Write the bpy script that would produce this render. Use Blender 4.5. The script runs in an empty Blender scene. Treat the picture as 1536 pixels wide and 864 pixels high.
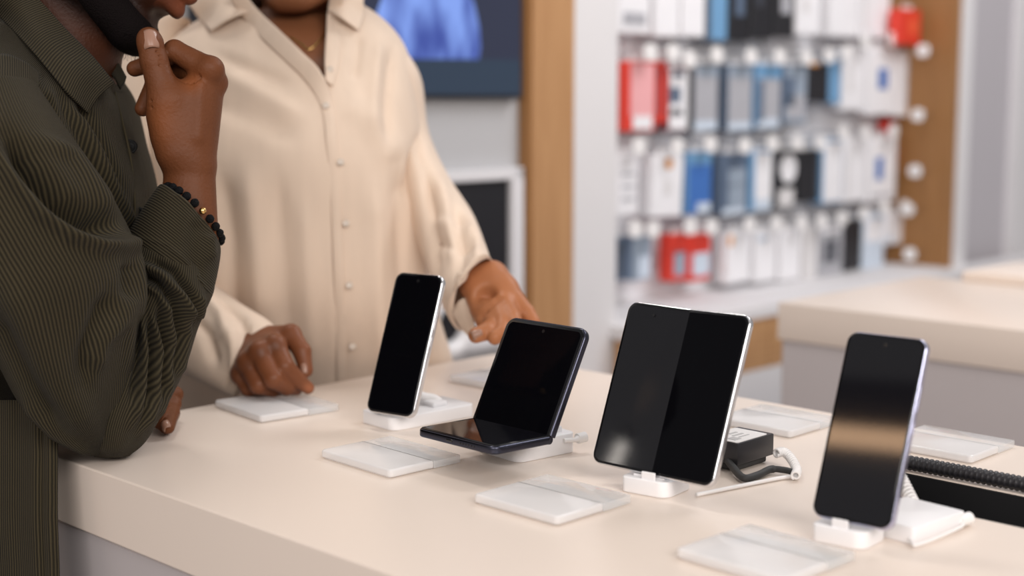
import bpy, bmesh, math, random
import numpy as np
from mathutils import Vector, Matrix
from mathutils.bvhtree import BVHTree

random.seed(7)
rng = np.random.default_rng(7)
SC = bpy.context.scene
COL = SC.collection

# ---------------------------------------------------------------- camera
FOC = 2133.0                      # focal length in pixels of the 1536 wide frame (50 mm on 36 mm)
CAMH = 1.298
PITCH = math.atan((432 - 150) / FOC)
CP, SP = math.cos(PITCH), math.sin(PITCH)
FWD = Vector((0, CP, -SP)); UPV = Vector((0, SP, CP)); RGT = Vector((1, 0, 0))
CAM = Vector((0, 0, CAMH))
CT = 0.95                         # counter height


def P(px, py, D):
    """world point seen at a pixel of the photograph, D metres along the optical axis"""
    px, py, D = float(px), float(py), float(D)
    return CAM + D * (FWD + (px - 768) / FOC * RGT + (432 - py) / FOC * UPV)


def G(px, py, z=CT):
    d = FWD + (px - 768) / FOC * RGT + (432 - py) / FOC * UPV
    return CAM + d * ((z - CAMH) / d.z)


def project(V):
    V = np.asarray(V, dtype=np.float64)
    q = V - np.array(CAM)
    zc = q[:, 1] * CP - q[:, 2] * SP
    yc = q[:, 1] * SP + q[:, 2] * CP
    return np.stack([768 + FOC * q[:, 0] / zc, 432 - FOC * yc / zc, zc], 1)


cam_data = bpy.data.cameras.new('camera')
cam = bpy.data.objects.new('camera', cam_data)
COL.objects.link(cam)
cam.location = CAM
cam.rotation_euler = (math.pi / 2 - PITCH, 0, 0)
cam_data.sensor_width = 36.0
cam_data.lens = 36.0 * FOC / 1536
cam_data.dof.use_dof = True
cam_data.dof.focus_distance = 1.36
cam_data.dof.aperture_fstop = 2.6
cam_data.dof.aperture_blades = 9
cam_data.clip_start = 0.05
SC.camera = cam

# ---------------------------------------------------------------- object helpers


def tag(o, label=None, cat=None, group=None, kind=None):
    if label: o['label'] = label
    if cat: o['category'] = cat
    if group: o['group'] = group
    if kind: o['kind'] = kind
    return o


def empty(name, loc=(0, 0, 0), rz=0.0):
    o = bpy.data.objects.new(name, None)
    COL.objects.link(o)
    o.location = loc
    o.rotation_euler = (0, 0, rz)
    o.empty_display_size = 0.05
    bpy.context.view_layer.update()
    return o


def link_mesh(name, me, mat=None, parent=None, smooth=True, world=False):
    o = bpy.data.objects.new(name, me)
    COL.objects.link(o)
    if mat is not None:
        for m in (mat if isinstance(mat, (list, tuple)) else [mat]):
            me.materials.append(m)
    if smooth:
        me.polygons.foreach_set('use_smooth', [True] * len(me.polygons))
    if parent is not None:
        o.parent = parent
        if world:
            bpy.context.view_layer.update()
            o.matrix_parent_inverse = parent.matrix_world.inverted()
    return o


def from_bm(name, bm, mat=None, parent=None, smooth=False, world=False, auto=None):
    me = bpy.data.meshes.new(name)
    bmesh.ops.recalc_face_normals(bm, faces=bm.faces[:])
    bm.to_mesh(me)
    bm.free()
    o = link_mesh(name, me, mat, parent, smooth or auto is not None, world)
    if auto is not None:
        me.set_sharp_from_angle(angle=math.radians(auto))
    return o


def xf(bm, verts, M):
    bmesh.ops.transform(bm, matrix=M, verts=verts)


def add_box(bm, c, s, M=None, bev=0.0, seg=2):
    r = bmesh.ops.create_cube(bm, size=1.0)
    vs = r['verts']
    xf(bm, vs, Matrix.Translation(c) @ Matrix.Diagonal((s[0], s[1], s[2], 1)))
    if bev > 0:
        es = list({e for v in vs for e in v.link_edges})
        g = bmesh.ops.bevel(bm, geom=es, offset=bev, segments=seg, affect='EDGES', profile=0.5)
        vs = list({v for f in g['faces'] for v in f.verts} | {v for v in vs if v.is_valid})
        # collect the whole island
        vs = island(vs[0])
    if M is not None:
        xf(bm, vs, M)
    return vs


def island(v0):
    seen = {v0}; st = [v0]
    while st:
        v = st.pop()
        for e in v.link_edges:
            w = e.other_vert(v)
            if w not in seen:
                seen.add(w); st.append(w)
    return list(seen)


def rounded_rect(w, h, r, n=6):
    """outline of a w x h rectangle from (0,0), radius r, counter-clockwise"""
    if not isinstance(r, (tuple, list)): r = (r,) * 4
    pts = []
    for (cx, cy, a0, rr) in ((r[0], r[0], math.pi, r[0]), (w - r[1], r[1], 1.5 * math.pi, r[1]),
                             (w - r[2], h - r[2], 0, r[2]), (r[3], h - r[3], .5 * math.pi, r[3])):
        for i in range(n + 1):
            a = a0 + i / n * math.pi / 2
            pts.append((cx + rr * math.cos(a), cy + rr * math.sin(a)))
    return pts


def add_prism(bm, pts, z0, z1, M=None, bev=0.0, seg=2):
    """extrude an outline from z0 to z1; rounded rims of radius bev"""
    n = len(pts)
    cx = sum(p[0] for p in pts) / n; cy = sum(p[1] for p in pts) / n
    rings = []
    if bev > 0:
        prof = [(bev * (1 - math.sin(a)), z0 + bev * (1 - math.cos(a))) for a in [i / seg * math.pi / 2 for i in range(seg + 1)]]
        prof += [(bev * (1 - math.cos(a)), z1 - bev * (1 - math.sin(a))) for a in [i / seg * math.pi / 2 for i in range(seg + 1)]]
    else:
        prof = [(0, z0), (0, z1)]
    # inset along outline normals
    nrm = []
    for i in range(n):
        a, b = pts[i - 1], pts[(i + 1) % n]
        tx, ty = b[0] - a[0], b[1] - a[1]
        L = math.hypot(tx, ty) or 1
        nrm.append((-ty / L, tx / L))
    area = sum(pts[i - 1][0] * pts[i][1] - pts[i][0] * pts[i - 1][1] for i in range(n))
    sg = 1 if area > 0 else -1
    for ins, z in prof:
        rings.append([bm.verts.new((pts[i][0] + sg * nrm[i][0] * ins, pts[i][1] + sg * nrm[i][1] * ins, z)) for i in range(n)])
    for a, b in zip(rings, rings[1:]):
        for i in range(n):
            bm.faces.new((a[i - 1], a[i], b[i], b[i - 1]))
    bm.faces.new(rings[0][::-1]); bm.faces.new(rings[-1])
    vs = [v for r in rings for v in r]
    if M is not None:
        xf(bm, vs, M)
    return vs


def add_tube(bm, pts, rad, n=10, cap=True, close=False):
    """sweep a circle along points; rad a number or a list"""
    pts = [Vector(p) for p in pts]
    m = len(pts)
    rr = rad if isinstance(rad, (list, tuple)) else [rad] * m
    rings = []
    t0 = (pts[1] - pts[0]).normalized()
    ref = Vector((0, 0, 1)) if abs(t0.z) < .9 else Vector((1, 0, 0))
    x = t0.cross(ref).normalized()
    for i in range(m):
        if close:
            t = (pts[(i + 1) % m] - pts[i - 1]).normalized()
        else:
            t = (pts[min(i + 1, m - 1)] - pts[max(i - 1, 0)]).normalized()
        x = (x - t * x.dot(t)).normalized()
        y = t.cross(x)
        rings.append([bm.verts.new(pts[i] + rr[i] * (math.cos(a) * x + math.sin(a) * y)) for a in [k / n * 2 * math.pi for k in range(n)]])
    prs = list(zip(rings, rings[1:])) + ([(rings[-1], rings[0])] if close else [])
    for a, b in prs:
        for k in range(n):
            bm.faces.new((a[k - 1], a[k], b[k], b[k - 1]))
    if cap and not close:
        bm.faces.new(rings[0][::-1]); bm.faces.new(rings[-1])
    return [v for r in rings for v in r]


def catmull(pts, n):
    """n points along a Catmull-Rom spline through tuples or Vectors"""
    A = np.array([list(p) for p in pts], dtype=float)
    m = len(A)
    out = []
    for s in np.linspace(0, m - 1, n):
        i = min(int(s), m - 2); t = s - i
        p1, p2 = A[i], A[i + 1]
        p0 = A[i - 1] if i > 0 else 2 * p1 - p2
        p3 = A[i + 2] if i + 2 < m else 2 * p2 - p1
        out.append(.5 * ((2 * p1) + (-p0 + p2) * t + (2 * p0 - 5 * p1 + 4 * p2 - p3) * t * t + (-p0 + 3 * p1 - 3 * p2 + p3) * t ** 3))
    return np.array(out)


def spiral(pts, coil_r, turns, n):
    """helix around a spline, the shape of a coiled cable"""
    C = [Vector(p) for p in catmull(pts, n)]
    out = []
    x = None
    for i, c in enumerate(C):
        t = (C[min(i + 1, n - 1)] - C[max(i - 1, 0)]).normalized()
        if x is None:
            x = t.cross(Vector((0, 0, 1)) if abs(t.z) < .9 else Vector((1, 0, 0))).normalized()
        x = (x - t * x.dot(t)).normalized(); y = t.cross(x)
        a = i / n * turns * 2 * math.pi
        out.append(c + coil_r * (math.cos(a) * x + math.sin(a) * y))
    return out

# ---------------------------------------------------------------- materials


def lin(c):
    return tuple(((v / 255) / 12.92 if v / 255 <= .04045 else ((v / 255 + .055) / 1.055) ** 2.4) for v in c)


def new_mat(name):
    m = bpy.data.materials.new(name)
    m.use_nodes = True
    nt = m.node_tree
    return m, nt, nt.nodes['Principled BSDF']


def mat(name, col, rough=.5, metal=0.0, spec=.5, bump=0.0, bscale=200.0, var=0.0, vscale=8.0, coat=0.0,
        emit=None, estr=0.0, trans=0.0, ior=1.45, alpha=1.0, attr=None, sheen=0.0, sss=0.0):
    """general procedural material; col is linear RGB"""
    m, nt, b = new_mat(name)
    N, L = nt.nodes, nt.links
    b.inputs['Base Color'].default_value = (*col, 1)
    b.inputs['Roughness'].default_value = rough
    b.inputs['Metallic'].default_value = metal
    b.inputs['Specular IOR Level'].default_value = spec
    b.inputs['Coat Weight'].default_value = coat
    b.inputs['Transmission Weight'].default_value = trans
    b.inputs['IOR'].default_value = ior
    b.inputs['Alpha'].default_value = alpha
    b.inputs['Sheen Weight'].default_value = sheen
    if sss:
        b.inputs['Subsurface Weight'].default_value = sss
        b.inputs['Subsurface Radius'].default_value = (1, .35, .2)
        b.inputs['Subsurface Scale'].default_value = .006
    tc = N.new('ShaderNodeTexCoord')
    src = None
    if var > 0:
        nz = N.new('ShaderNodeTexNoise'); nz.inputs['Scale'].default_value = vscale; nz.inputs['Detail'].default_value = 4
        L.new(tc.outputs['Object'], nz.inputs['Vector'])
        mx = N.new('ShaderNodeMix'); mx.data_type = 'RGBA'
        mx.inputs['A'].default_value = (*[c * (1 - var) for c in col], 1)
        mx.inputs['B'].default_value = (*[min(1, c * (1 + var)) for c in col], 1)
        L.new(nz.outputs['Fac'], mx.inputs['Factor'])
        src = mx.outputs['Result']
    if attr:
        at = N.new('ShaderNodeAttribute'); at.attribute_name = attr
        mu = N.new('ShaderNodeMix'); mu.data_type = 'RGBA'; mu.blend_type = 'MULTIPLY'; mu.inputs['Factor'].default_value = 1
        if src: L.new(src, mu.inputs['A'])
        else: mu.inputs['A'].default_value = (*col, 1)
        L.new(at.outputs['Color'], mu.inputs['B'])
        src = mu.outputs['Result']
    if src:
        L.new(src, b.inputs['Base Color'])
    if bump > 0:
        n2 = N.new('ShaderNodeTexNoise'); n2.inputs['Scale'].default_value = bscale; n2.inputs['Detail'].default_value = 3
        L.new(tc.outputs['Object'], n2.inputs['Vector'])
        bp = N.new('ShaderNodeBump'); bp.inputs['Strength'].default_value = bump; bp.inputs['Distance'].default_value = .002
        L.new(n2.outputs['Fac'], bp.inputs['Height']); L.new(bp.outputs['Normal'], b.inputs['Normal'])
    if emit is not None:
        b.inputs['Emission Color'].default_value = (*emit, 1)
        b.inputs['Emission Strength'].default_value = estr
    return m


def wood_mat(name, c1, c2, scale=6.0, axis='Z'):
    m, nt, b = new_mat(name)
    N, L = nt.nodes, nt.links
    tc = N.new('ShaderNodeTexCoord'); mp = N.new('ShaderNodeMapping')
    mp.inputs['Scale'].default_value = (14, 14, .7) if axis == 'Z' else (.7, 14, 14)
    L.new(tc.outputs['Object'], mp.inputs['Vector'])
    nz = N.new('ShaderNodeTexNoise'); nz.inputs['Scale'].default_value = scale; nz.inputs['Detail'].default_value = 6; nz.inputs['Distortion'].default_value = .8
    L.new(mp.outputs['Vector'], nz.inputs['Vector'])
    cr = N.new('ShaderNodeValToRGB')
    cr.color_ramp.elements[0].position = .3; cr.color_ramp.elements[0].color = (*c1, 1)
    cr.color_ramp.elements[1].position = .7; cr.color_ramp.elements[1].color = (*c2, 1)
    L.new(nz.outputs['Fac'], cr.inputs['Fac']); L.new(cr.outputs['Color'], b.inputs['Base Color'])
    b.inputs['Roughness'].default_value = .5
    return m


def corduroy_mat(name, c_rib, c_groove, pitch=.0031, bump=.7):
    """ribs run along V of the UV map, whose units are metres"""
    m, nt, b = new_mat(name)
    N, L = nt.nodes, nt.links
    uv = N.new('ShaderNodeUVMap'); uv.uv_map = 'UVMap'
    sx = N.new('ShaderNodeSeparateXYZ'); L.new(uv.outputs['UV'], sx.inputs['Vector'])
    tc = N.new('ShaderNodeTexCoord')
    nz = N.new('ShaderNodeTexNoise'); nz.inputs['Scale'].default_value = 60; L.new(tc.outputs['Object'], nz.inputs['Vector'])
    ma = N.new('ShaderNodeMath'); ma.operation = 'MULTIPLY_ADD'; ma.inputs[1].default_value = .0009
    L.new(nz.outputs['Fac'], ma.inputs[0]); L.new(sx.outputs['X'], ma.inputs[2])
    m1 = N.new('ShaderNodeMath'); m1.operation = 'MULTIPLY'; m1.inputs[1].default_value = 2 * math.pi / pitch
    L.new(ma.outputs[0], m1.inputs[0])
    s1 = N.new('ShaderNodeMath'); s1.operation = 'SINE'; L.new(m1.outputs[0], s1.inputs[0])
    mr = N.new('ShaderNodeMapRange'); mr.inputs['From Min'].default_value = -1; mr.inputs['From Max'].default_value = 1
    L.new(s1.outputs[0], mr.inputs['Value'])
    n2 = N.new('ShaderNodeTexNoise'); n2.inputs['Scale'].default_value = 900; n2.inputs['Detail'].default_value = 2
    L.new(tc.outputs['Object'], n2.inputs['Vector'])
    n3 = N.new('ShaderNodeTexNoise'); n3.inputs['Scale'].default_value = 25; n3.inputs['Detail'].default_value = 4
    L.new(tc.outputs['Object'], n3.inputs['Vector'])
    mx = N.new('ShaderNodeMix'); mx.data_type = 'RGBA'
    mx.inputs['A'].default_value = (*c_groove, 1); mx.inputs['B'].default_value = (*c_rib, 1)
    L.new(mr.outputs['Result'], mx.inputs['Factor'])
    mv = N.new('ShaderNodeMix'); mv.data_type = 'RGBA'; mv.blend_type = 'MULTIPLY'; mv.inputs['Factor'].default_value = .55
    cr = N.new('ShaderNodeValToRGB'); cr.color_ramp.elements[0].color = (.5, .5, .5, 1); cr.color_ramp.elements[1].color = (1.3, 1.25, 1.15, 1)
    ad = N.new('ShaderNodeMath'); ad.operation = 'ADD'; L.new(n2.outputs['Fac'], ad.inputs[0]); L.new(n3.outputs['Fac'], ad.inputs[1])
    hf = N.new('ShaderNodeMath'); hf.operation = 'MULTIPLY'; hf.inputs[1].default_value = .5; L.new(ad.outputs[0], hf.inputs[0])
    L.new(hf.outputs[0], cr.inputs['Fac'])
    L.new(mx.outputs['Result'], mv.inputs['A']); L.new(cr.outputs['Color'], mv.inputs['B'])
    L.new(mv.outputs['Result'], b.inputs['Base Color'])
    bp = N.new('ShaderNodeBump'); bp.inputs['Strength'].default_value = bump; bp.inputs['Distance'].default_value = .0012
    L.new(mr.outputs['Result'], bp.inputs['Height']); L.new(bp.outputs['Normal'], b.inputs['Normal'])
    b.inputs['Roughness'].default_value = .8
    b.inputs['Specular IOR Level'].default_value = .15
    b.inputs['Sheen Weight'].default_value = .03
    b.inputs['Sheen Roughness'].default_value = .5
    return m


def linen_mat(name, col):
    m, nt, b = new_mat(name)
    N, L = nt.nodes, nt.links
    tc = N.new('ShaderNodeTexCoord')
    mp = N.new('ShaderNodeMapping'); mp.inputs['Scale'].default_value = (1, 1, .12)
    L.new(tc.outputs['Object'], mp.inputs['Vector'])
    nz = N.new('ShaderNodeTexNoise'); nz.inputs['Scale'].default_value = 45; nz.inputs['Detail'].default_value = 4
    L.new(mp.outputs['Vector'], nz.inputs['Vector'])
    n2 = N.new('ShaderNodeTexNoise'); n2.inputs['Scale'].default_value = 700; L.new(tc.outputs['Object'], n2.inputs['Vector'])
    mx = N.new('ShaderNodeMix'); mx.data_type = 'RGBA'
    mx.inputs['A'].default_value = (*[c * .9 for c in col], 1); mx.inputs['B'].default_value = (*[min(1, c * 1.08) for c in col], 1)
    L.new(nz.outputs['Fac'], mx.inputs['Factor']); L.new(mx.outputs['Result'], b.inputs['Base Color'])
    ad = N.new('ShaderNodeMath'); ad.operation = 'MULTIPLY_ADD'; ad.inputs[1].default_value = .25
    L.new(n2.outputs['Fac'], ad.inputs[0]); L.new(nz.outputs['Fac'], ad.inputs[2])
    bp = N.new('ShaderNodeBump'); bp.inputs['Strength'].default_value = .25; bp.inputs['Distance'].default_value = .002
    L.new(ad.outputs[0], bp.inputs['Height']); L.new(bp.outputs['Normal'], b.inputs['Normal'])
    b.inputs['Roughness'].default_value = .75; b.inputs['Specular IOR Level'].default_value = .2
    b.inputs['Sheen Weight'].default_value = .15
    return m

# ---------------------------------------------------------------- implicit surfaces (bodies, hands)


class Field:
    """signed distance field on a grid, meshed with surface nets"""

    def __init__(self, lo, hi, h):
        self.lo = np.array(lo, dtype=np.float32); self.h = h
        self.n = np.ceil((np.array(hi) - np.array(lo)) / h).astype(int) + 1
        self.F = np.full(self.n, .03, dtype=np.float32)

    def _sub(self, lo, hi, m):
        a = np.clip(np.floor((np.array(lo) - m - self.lo) / self.h).astype(int), 0, self.n - 1)
        b = np.clip(np.ceil((np.array(hi) + m - self.lo) / self.h).astype(int) + 1, 1, self.n)
        if np.any(b <= a): return None, None
        ax = [self.lo[i] + self.h * np.arange(a[i], b[i], dtype=np.float32) for i in range(3)]
        X, Y, Z = np.meshgrid(*ax, indexing='ij')
        return tuple(slice(a[i], b[i]) for i in range(3)), np.stack([X, Y, Z], -1)

    def _put(self, s, d, k, sub=False):
        A = self.F[s]
        if sub:
            d = -d
            hh = np.clip(.5 - .5 * (A - d) / k, 0, 1) if k > 0 else None
            self.F[s] = np.maximum(A, d) if k <= 0 else A + (d - A) * hh + k * hh * (1 - hh)
        else:
            if k <= 0: self.F[s] = np.minimum(A, d)
            else:
                hh = np.clip(.5 + .5 * (A - d) / k, 0, 1)
                self.F[s] = A + (d - A) * hh - k * hh * (1 - hh)

    def cone(self, a, b, ra, rb, k=.004, sub=False):
        a = np.array(a, dtype=np.float32); b = np.array(b, dtype=np.float32)
        r = max(ra, rb)
        s, Q = self._sub(np.minimum(a, b) - r, np.maximum(a, b) + r, k * 2 + .012)
        if s is None: return self
        ab = b - a; L2 = float(ab @ ab) + 1e-12
        t = np.clip(((Q - a) @ ab) / L2, 0, 1)
        d = np.linalg.norm(Q - a - t[..., None] * ab, axis=-1) - (ra + (rb - ra) * t)
        self._put(s, d, k, sub); return self

    def ell(self, c, r, R=None, k=.004, sub=False):
        c = np.array(c, dtype=np.float32); r = np.array(r, dtype=np.float32)
        m = float(r.max())
        s, Q = self._sub(c - m, c + m, k * 2 + .012)
        if s is None: return self
        q = Q - c
        if R is not None:
            q = q @ np.array(R, dtype=np.float32)      # columns of R are the local axes
        k0 = np.linalg.norm(q / r, axis=-1); k1 = np.linalg.norm(q / (r * r), axis=-1) + 1e-9
        d = np.where(k0 < 1e-4, -r.min(), k0 * (k0 - 1) / k1)
        self._put(s, d, k, sub); return self

    def chain(self, pts, rad, k=.003):
        for i in range(len(pts) - 1):
            self.cone(pts[i], pts[i + 1], rad[i], rad[i + 1], k if i == 0 else min(k, .002))
        return self

    def mesh(self):
        F = self.F
        S = F < 0
        nx, ny, nz = F.shape
        cnt = np.zeros((nx - 1, ny - 1, nz - 1), dtype=np.float32)
        acc = np.zeros((nx - 1, ny - 1, nz - 1, 3), dtype=np.float32)
        corner = {(i, j, k): F[i:nx - 1 + i, j:ny - 1 + j, k:nz - 1 + k] for i in (0, 1) for j in (0, 1) for k in (0, 1)}
        for ax in range(3):
            for o in [(0, 0), (0, 1), (1, 0), (1, 1)]:
                a = list(o); a.insert(ax, 0); b = list(o); b.insert(ax, 1)
                A, B = corner[tuple(a)], corner[tuple(b)]
                x = (A < 0) != (B < 0)
                t = np.where(x, A / np.where(x, A - B, 1), 0)
                cnt += x
                for d in range(3):
                    acc[..., d] += np.where(x, (t if d == ax else a[d]), 0)
        act = cnt > 0
        idx = np.full(act.shape, -1, dtype=np.int64); ij = np.argwhere(act)
        idx[act] = np.arange(len(ij))
        V = (acc[act] / cnt[act][:, None] + ij) * self.h + self.lo
        quads = []
        for ax in range(3):
            sl0 = [slice(None)] * 3; sl1 = [slice(None)] * 3
            sl0[ax] = slice(0, -1); sl1[ax] = slice(1, None)
            A, B = S[tuple(sl0)], S[tuple(sl1)]
            e = np.argwhere(A != B)
            u, v = [d for d in range(3) if d != ax]
            ok = (e[:, u] > 0) & (e[:, v] > 0) & (e[:, u] < F.shape[u] - 1) & (e[:, v] < F.shape[v] - 1)
            e = e[ok]
            inside = A[tuple(e.T)]

            def cell(du, dv):
                c = e.copy(); c[:, u] -= du; c[:, v] -= dv
                return idx[tuple(c.T)]
            q = np.stack([cell(1, 1), cell(0, 1), cell(0, 0), cell(1, 0)], 1)
            flip = ~inside if ax != 1 else inside
            q[flip] = q[flip][:, ::-1]
            quads.append(q)
        Q = np.concatenate(quads)
        Q = Q[(Q >= 0).all(1)]
        return V.astype(np.float64), Q


def mesh_from(name, V, Q):
    me = bpy.data.meshes.new(name)
    me.vertices.add(len(V)); me.vertices.foreach_set('co', np.asarray(V, dtype=np.float32).ravel())
    Q = np.asarray(Q)
    k = Q.shape[1]
    me.loops.add(Q.size); me.loops.foreach_set('vertex_index', Q.ravel().astype(np.int32))
    me.polygons.add(len(Q)); me.polygons.foreach_set('loop_start', np.arange(0, Q.size, k, dtype=np.int32))
    me.update(calc_edges=True); me.validate()
    return me


def join_vq(parts):
    Vs, Qs, n = [], [], 0
    for V, Q in parts:
        Vs.append(V); Qs.append(Q + n); n += len(V)
    return np.concatenate(Vs), np.concatenate(Qs)


def relax(V, Q, it=2, lam=.5):
    """Laplacian smoothing"""
    E = np.concatenate([Q[:, [0, 1]], Q[:, [1, 2]], Q[:, [2, 3]], Q[:, [3, 0]]])
    E = np.concatenate([E, E[:, ::-1]])
    for _ in range(it):
        s = np.zeros_like(V); c = np.zeros(len(V))
        np.add.at(s, E[:, 0], V[E[:, 1]]); np.add.at(c, E[:, 0], 1)
        V = V + lam * (s / np.maximum(c, 1)[:, None] - V)
    return V


def seg_dist(XY, poly):
    """distance of points to a polyline and the position along it (0..1)"""
    best = np.full(len(XY), 1e9); par = np.zeros(len(XY))
    pl = np.array(poly, dtype=float)
    n = len(pl) - 1
    for i in range(n):
        a, b = pl[i], pl[i + 1]
        ab = b - a
        t = np.clip(((XY - a) @ ab) / (ab @ ab), 0, 1)
        d = np.linalg.norm(XY - a - t[:, None] * ab, axis=1)
        m = d < best
        best[m] = d[m]; par[m] = (i + t[m]) / n
    return best, par


def vnormals(me):
    N = np.zeros(len(me.vertices) * 3, dtype=np.float32)
    me.vertices.foreach_get('normal', N)
    return N.reshape(-1, 3).astype(np.float64)


def get_co(me):
    V = np.zeros(len(me.vertices) * 3, dtype=np.float32)
    me.vertices.foreach_get('co', V)
    return V.reshape(-1, 3).astype(np.float64)


def set_co(me, V):
    me.vertices.foreach_set('co', V.astype(np.float32).ravel()); me.update()


FOLD_AMP = 1.5


def folds(me, specs, both=False):
    """cloth folds: each spec (polyline, width, height) raises a ridge (or presses a valley) along the polyline's place on the cloth"""
    V = get_co(me); Nn = vnormals(me)
    px = project(V)
    toc = np.array(CAM) - V; toc /= np.linalg.norm(toc, axis=1)[:, None]
    face = np.clip((Nn * toc).sum(1) * 3, 0, 1)
    disp = np.zeros(len(V))
    for sp in specs:
        poly, w, amp = sp[:3]
        d, par = seg_dist(px[:, :2], poly)
        fade = np.clip(par * 5 + .25, 0, 1) * np.clip((1 - par) * 5 + .25, 0, 1)
        disp += amp * FOLD_AMP * np.exp(-(d / w) ** 2) * fade
    set_co(me, V + Nn * (disp * face)[:, None])


def loft(name, secs, nring=60, nseg=96, mat=None, parent=None, cap=True, wrinkle=None, uvrot=False, expo=2.0, post=None):
    """tube through sections (left point, right point, half depth, tilt) given as image points with their distance:
    each is ((lx,ly),(rx,ry),D,hd[,tilt]).  The tube is closed at both ends when cap."""
    ctr, ax, ay = [], [], []
    for s in secs:
        (lx, ly), (rx, ry), D, hd = s[:4]
        tilt = s[4] if len(s) > 4 else 0
        dd = s[5] if len(s) > 5 else 0            # right point farther than left point by 2*dd
        a, b = P(lx, ly, D - dd), P(rx, ry, D + dd)
        ctr.append((a + b) / 2); ax.append((b - a) / 2)
        ay.append(-FWD * hd + UPV * tilt)
    C = catmull(ctr, nring); X = catmull(ax, nring); Y = catmull(ay, nring)
    th = np.linspace(0, 2 * math.pi, nseg, endpoint=False)
    cs, sn = np.cos(th), np.sin(th)
    e = 2.0 / expo
    cs2 = np.sign(cs) * np.abs(cs) ** e; sn2 = np.sign(sn) * np.abs(sn) ** e
    V = C[:, None, :] + X[:, None, :] * cs2[None, :, None] + Y[:, None, :] * sn2[None, :, None]
    # uv in metres
    peri = np.linalg.norm(np.roll(V, -1, 1) - V, axis=2)
    u = np.concatenate([np.zeros((nring, 1)), np.cumsum(peri, 1)], 1)
    um = u.mean(0)
    step = np.linalg.norm(np.diff(V, axis=0), axis=2)
    vv = np.concatenate([np.zeros((1, nseg)), np.cumsum(step, 0)], 0)
    vm = np.concatenate([[0], np.cumsum(np.linalg.norm(np.diff(C, axis=0), axis=1))])
    Vf = V.reshape(-1, 3)
    Q = []
    UV = []
    for i in range(nring - 1):
        for j in range(nseg):
            j2 = (j + 1) % nseg
            Q.append((i * nseg + j, i * nseg + j2, (i + 1) * nseg + j2, (i + 1) * nseg + j))
            if uvrot:
                UV += [(vm[i], um[j]), (vm[i], um[j + 1]), (vm[i + 1], um[j + 1]), (vm[i + 1], um[j])]
            else:
                UV += [(um[j], vm[i]), (um[j + 1], vm[i]), (um[j + 1], vm[i + 1]), (um[j], vm[i + 1])]
    me = mesh_from(name, Vf, np.array(Q))
    uvl = me.uv_layers.new(name='UVMap')
    uvl.data.foreach_set('uv', np.array(UV, dtype=np.float32).ravel())
    bm = bmesh.new(); bm.from_mesh(me)
    bm.verts.ensure_lookup_table()
    if cap:
        bm.faces.new([bm.verts[j] for j in range(nseg)][::-1])
        bm.faces.new([bm.verts[(nring - 1) * nseg + j] for j in range(nseg)])
    bmesh.ops.recalc_face_normals(bm, faces=bm.faces[:])
    bm.to_mesh(me); bm.free()
    if wrinkle: folds(me, wrinkle)
    if post: post(me)
    return link_mesh(name, me, mat, parent, True, parent is not None)


def sheet(name, rows, nu=24, nv=10, th=.002, mat=None, parent=None, uvscale=1.0, swap=False):
    """cloth panel between polylines (lists of world points), thickened"""
    R = [catmull(r, nu) for r in rows]
    R = np.array(R)
    cols = np.array([catmull(R[:, i], nv) for i in range(nu)])     # nu x nv x 3
    V = cols.reshape(-1, 3)
    Q, UV = [], []
    lu = np.concatenate([[0], np.cumsum(np.linalg.norm(np.diff(cols[:, 0], axis=0), axis=1))])
    lv = np.concatenate([[0], np.cumsum(np.linalg.norm(np.diff(cols[nu // 2], axis=0), axis=1))])
    for i in range(nu - 1):
        for j in range(nv - 1):
            Q.append((i * nv + j, (i + 1) * nv + j, (i + 1) * nv + j + 1, i * nv + j + 1))
            c = [(lu[i], lv[j]), (lu[i + 1], lv[j]), (lu[i + 1], lv[j + 1]), (lu[i], lv[j + 1])]
            UV += [(b, a) if swap else (a, b) for a, b in c]
    me = mesh_from(name, V, np.array(Q))
    me.uv_layers.new(name='UVMap').data.foreach_set('uv', np.array(UV, dtype=np.float32).ravel())
    o = link_mesh(name, me, mat, parent, True, parent is not None)
    so = o.modifiers.new('thick', 'SOLIDIFY'); so.thickness = th; so.offset = 0
    return o


def ray_on(objs, px, py, off=0.0):
    """first point of the given objects seen at a pixel, lifted off by off, with its normal"""
    best = None
    dg = None
    d = (P(px, py, 1.0) - CAM).normalized()
    for o in objs:
        key = o.name
        if key not in ray_on.cache:
            bpy.context.view_layer.update()
            me = o.data
            mw = o.matrix_world
            ray_on.cache[key] = BVHTree.FromPolygons([mw @ v.co for v in me.vertices], [tuple(p.vertices) for p in me.polygons])
        h = ray_on.cache[key].ray_cast(CAM, d)
        if h[0] is not None and (best is None or h[3] < best[3]): best = h
    if best is None: return None, None
    n = best[1] if best[1].dot(d) < 0 else -best[1]
    return best[0] + n * off, n


ray_on.cache = {}
# ================================================================ directions of the shop
YAW = math.radians(-44.3)
EA = Vector((math.cos(YAW), math.sin(YAW), 0))       # along the near counter edge, towards the right and the viewer
EB = Vector((-math.sin(YAW), math.cos(YAW), 0))      # across the counter, away
CORNER = G(90.7, 687)                                 # a point of the near edge
a_, b_ = G(274, 617), G(680, 561)
END_S = (a_ - CORNER).dot(EA)                         # end edge of the counter, measured along EA
FAR = (G(1200, 611) - CORNER).dot(EB)                 # depth of the counter
C0 = CORNER + EA * (END_S - .008)


def frame(o, ang=0.0):
    """matrix with x along EA, y along EB at a world point"""
    return Matrix.Translation(o) @ Matrix.Rotation(YAW + ang, 4, 'Z')


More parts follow.
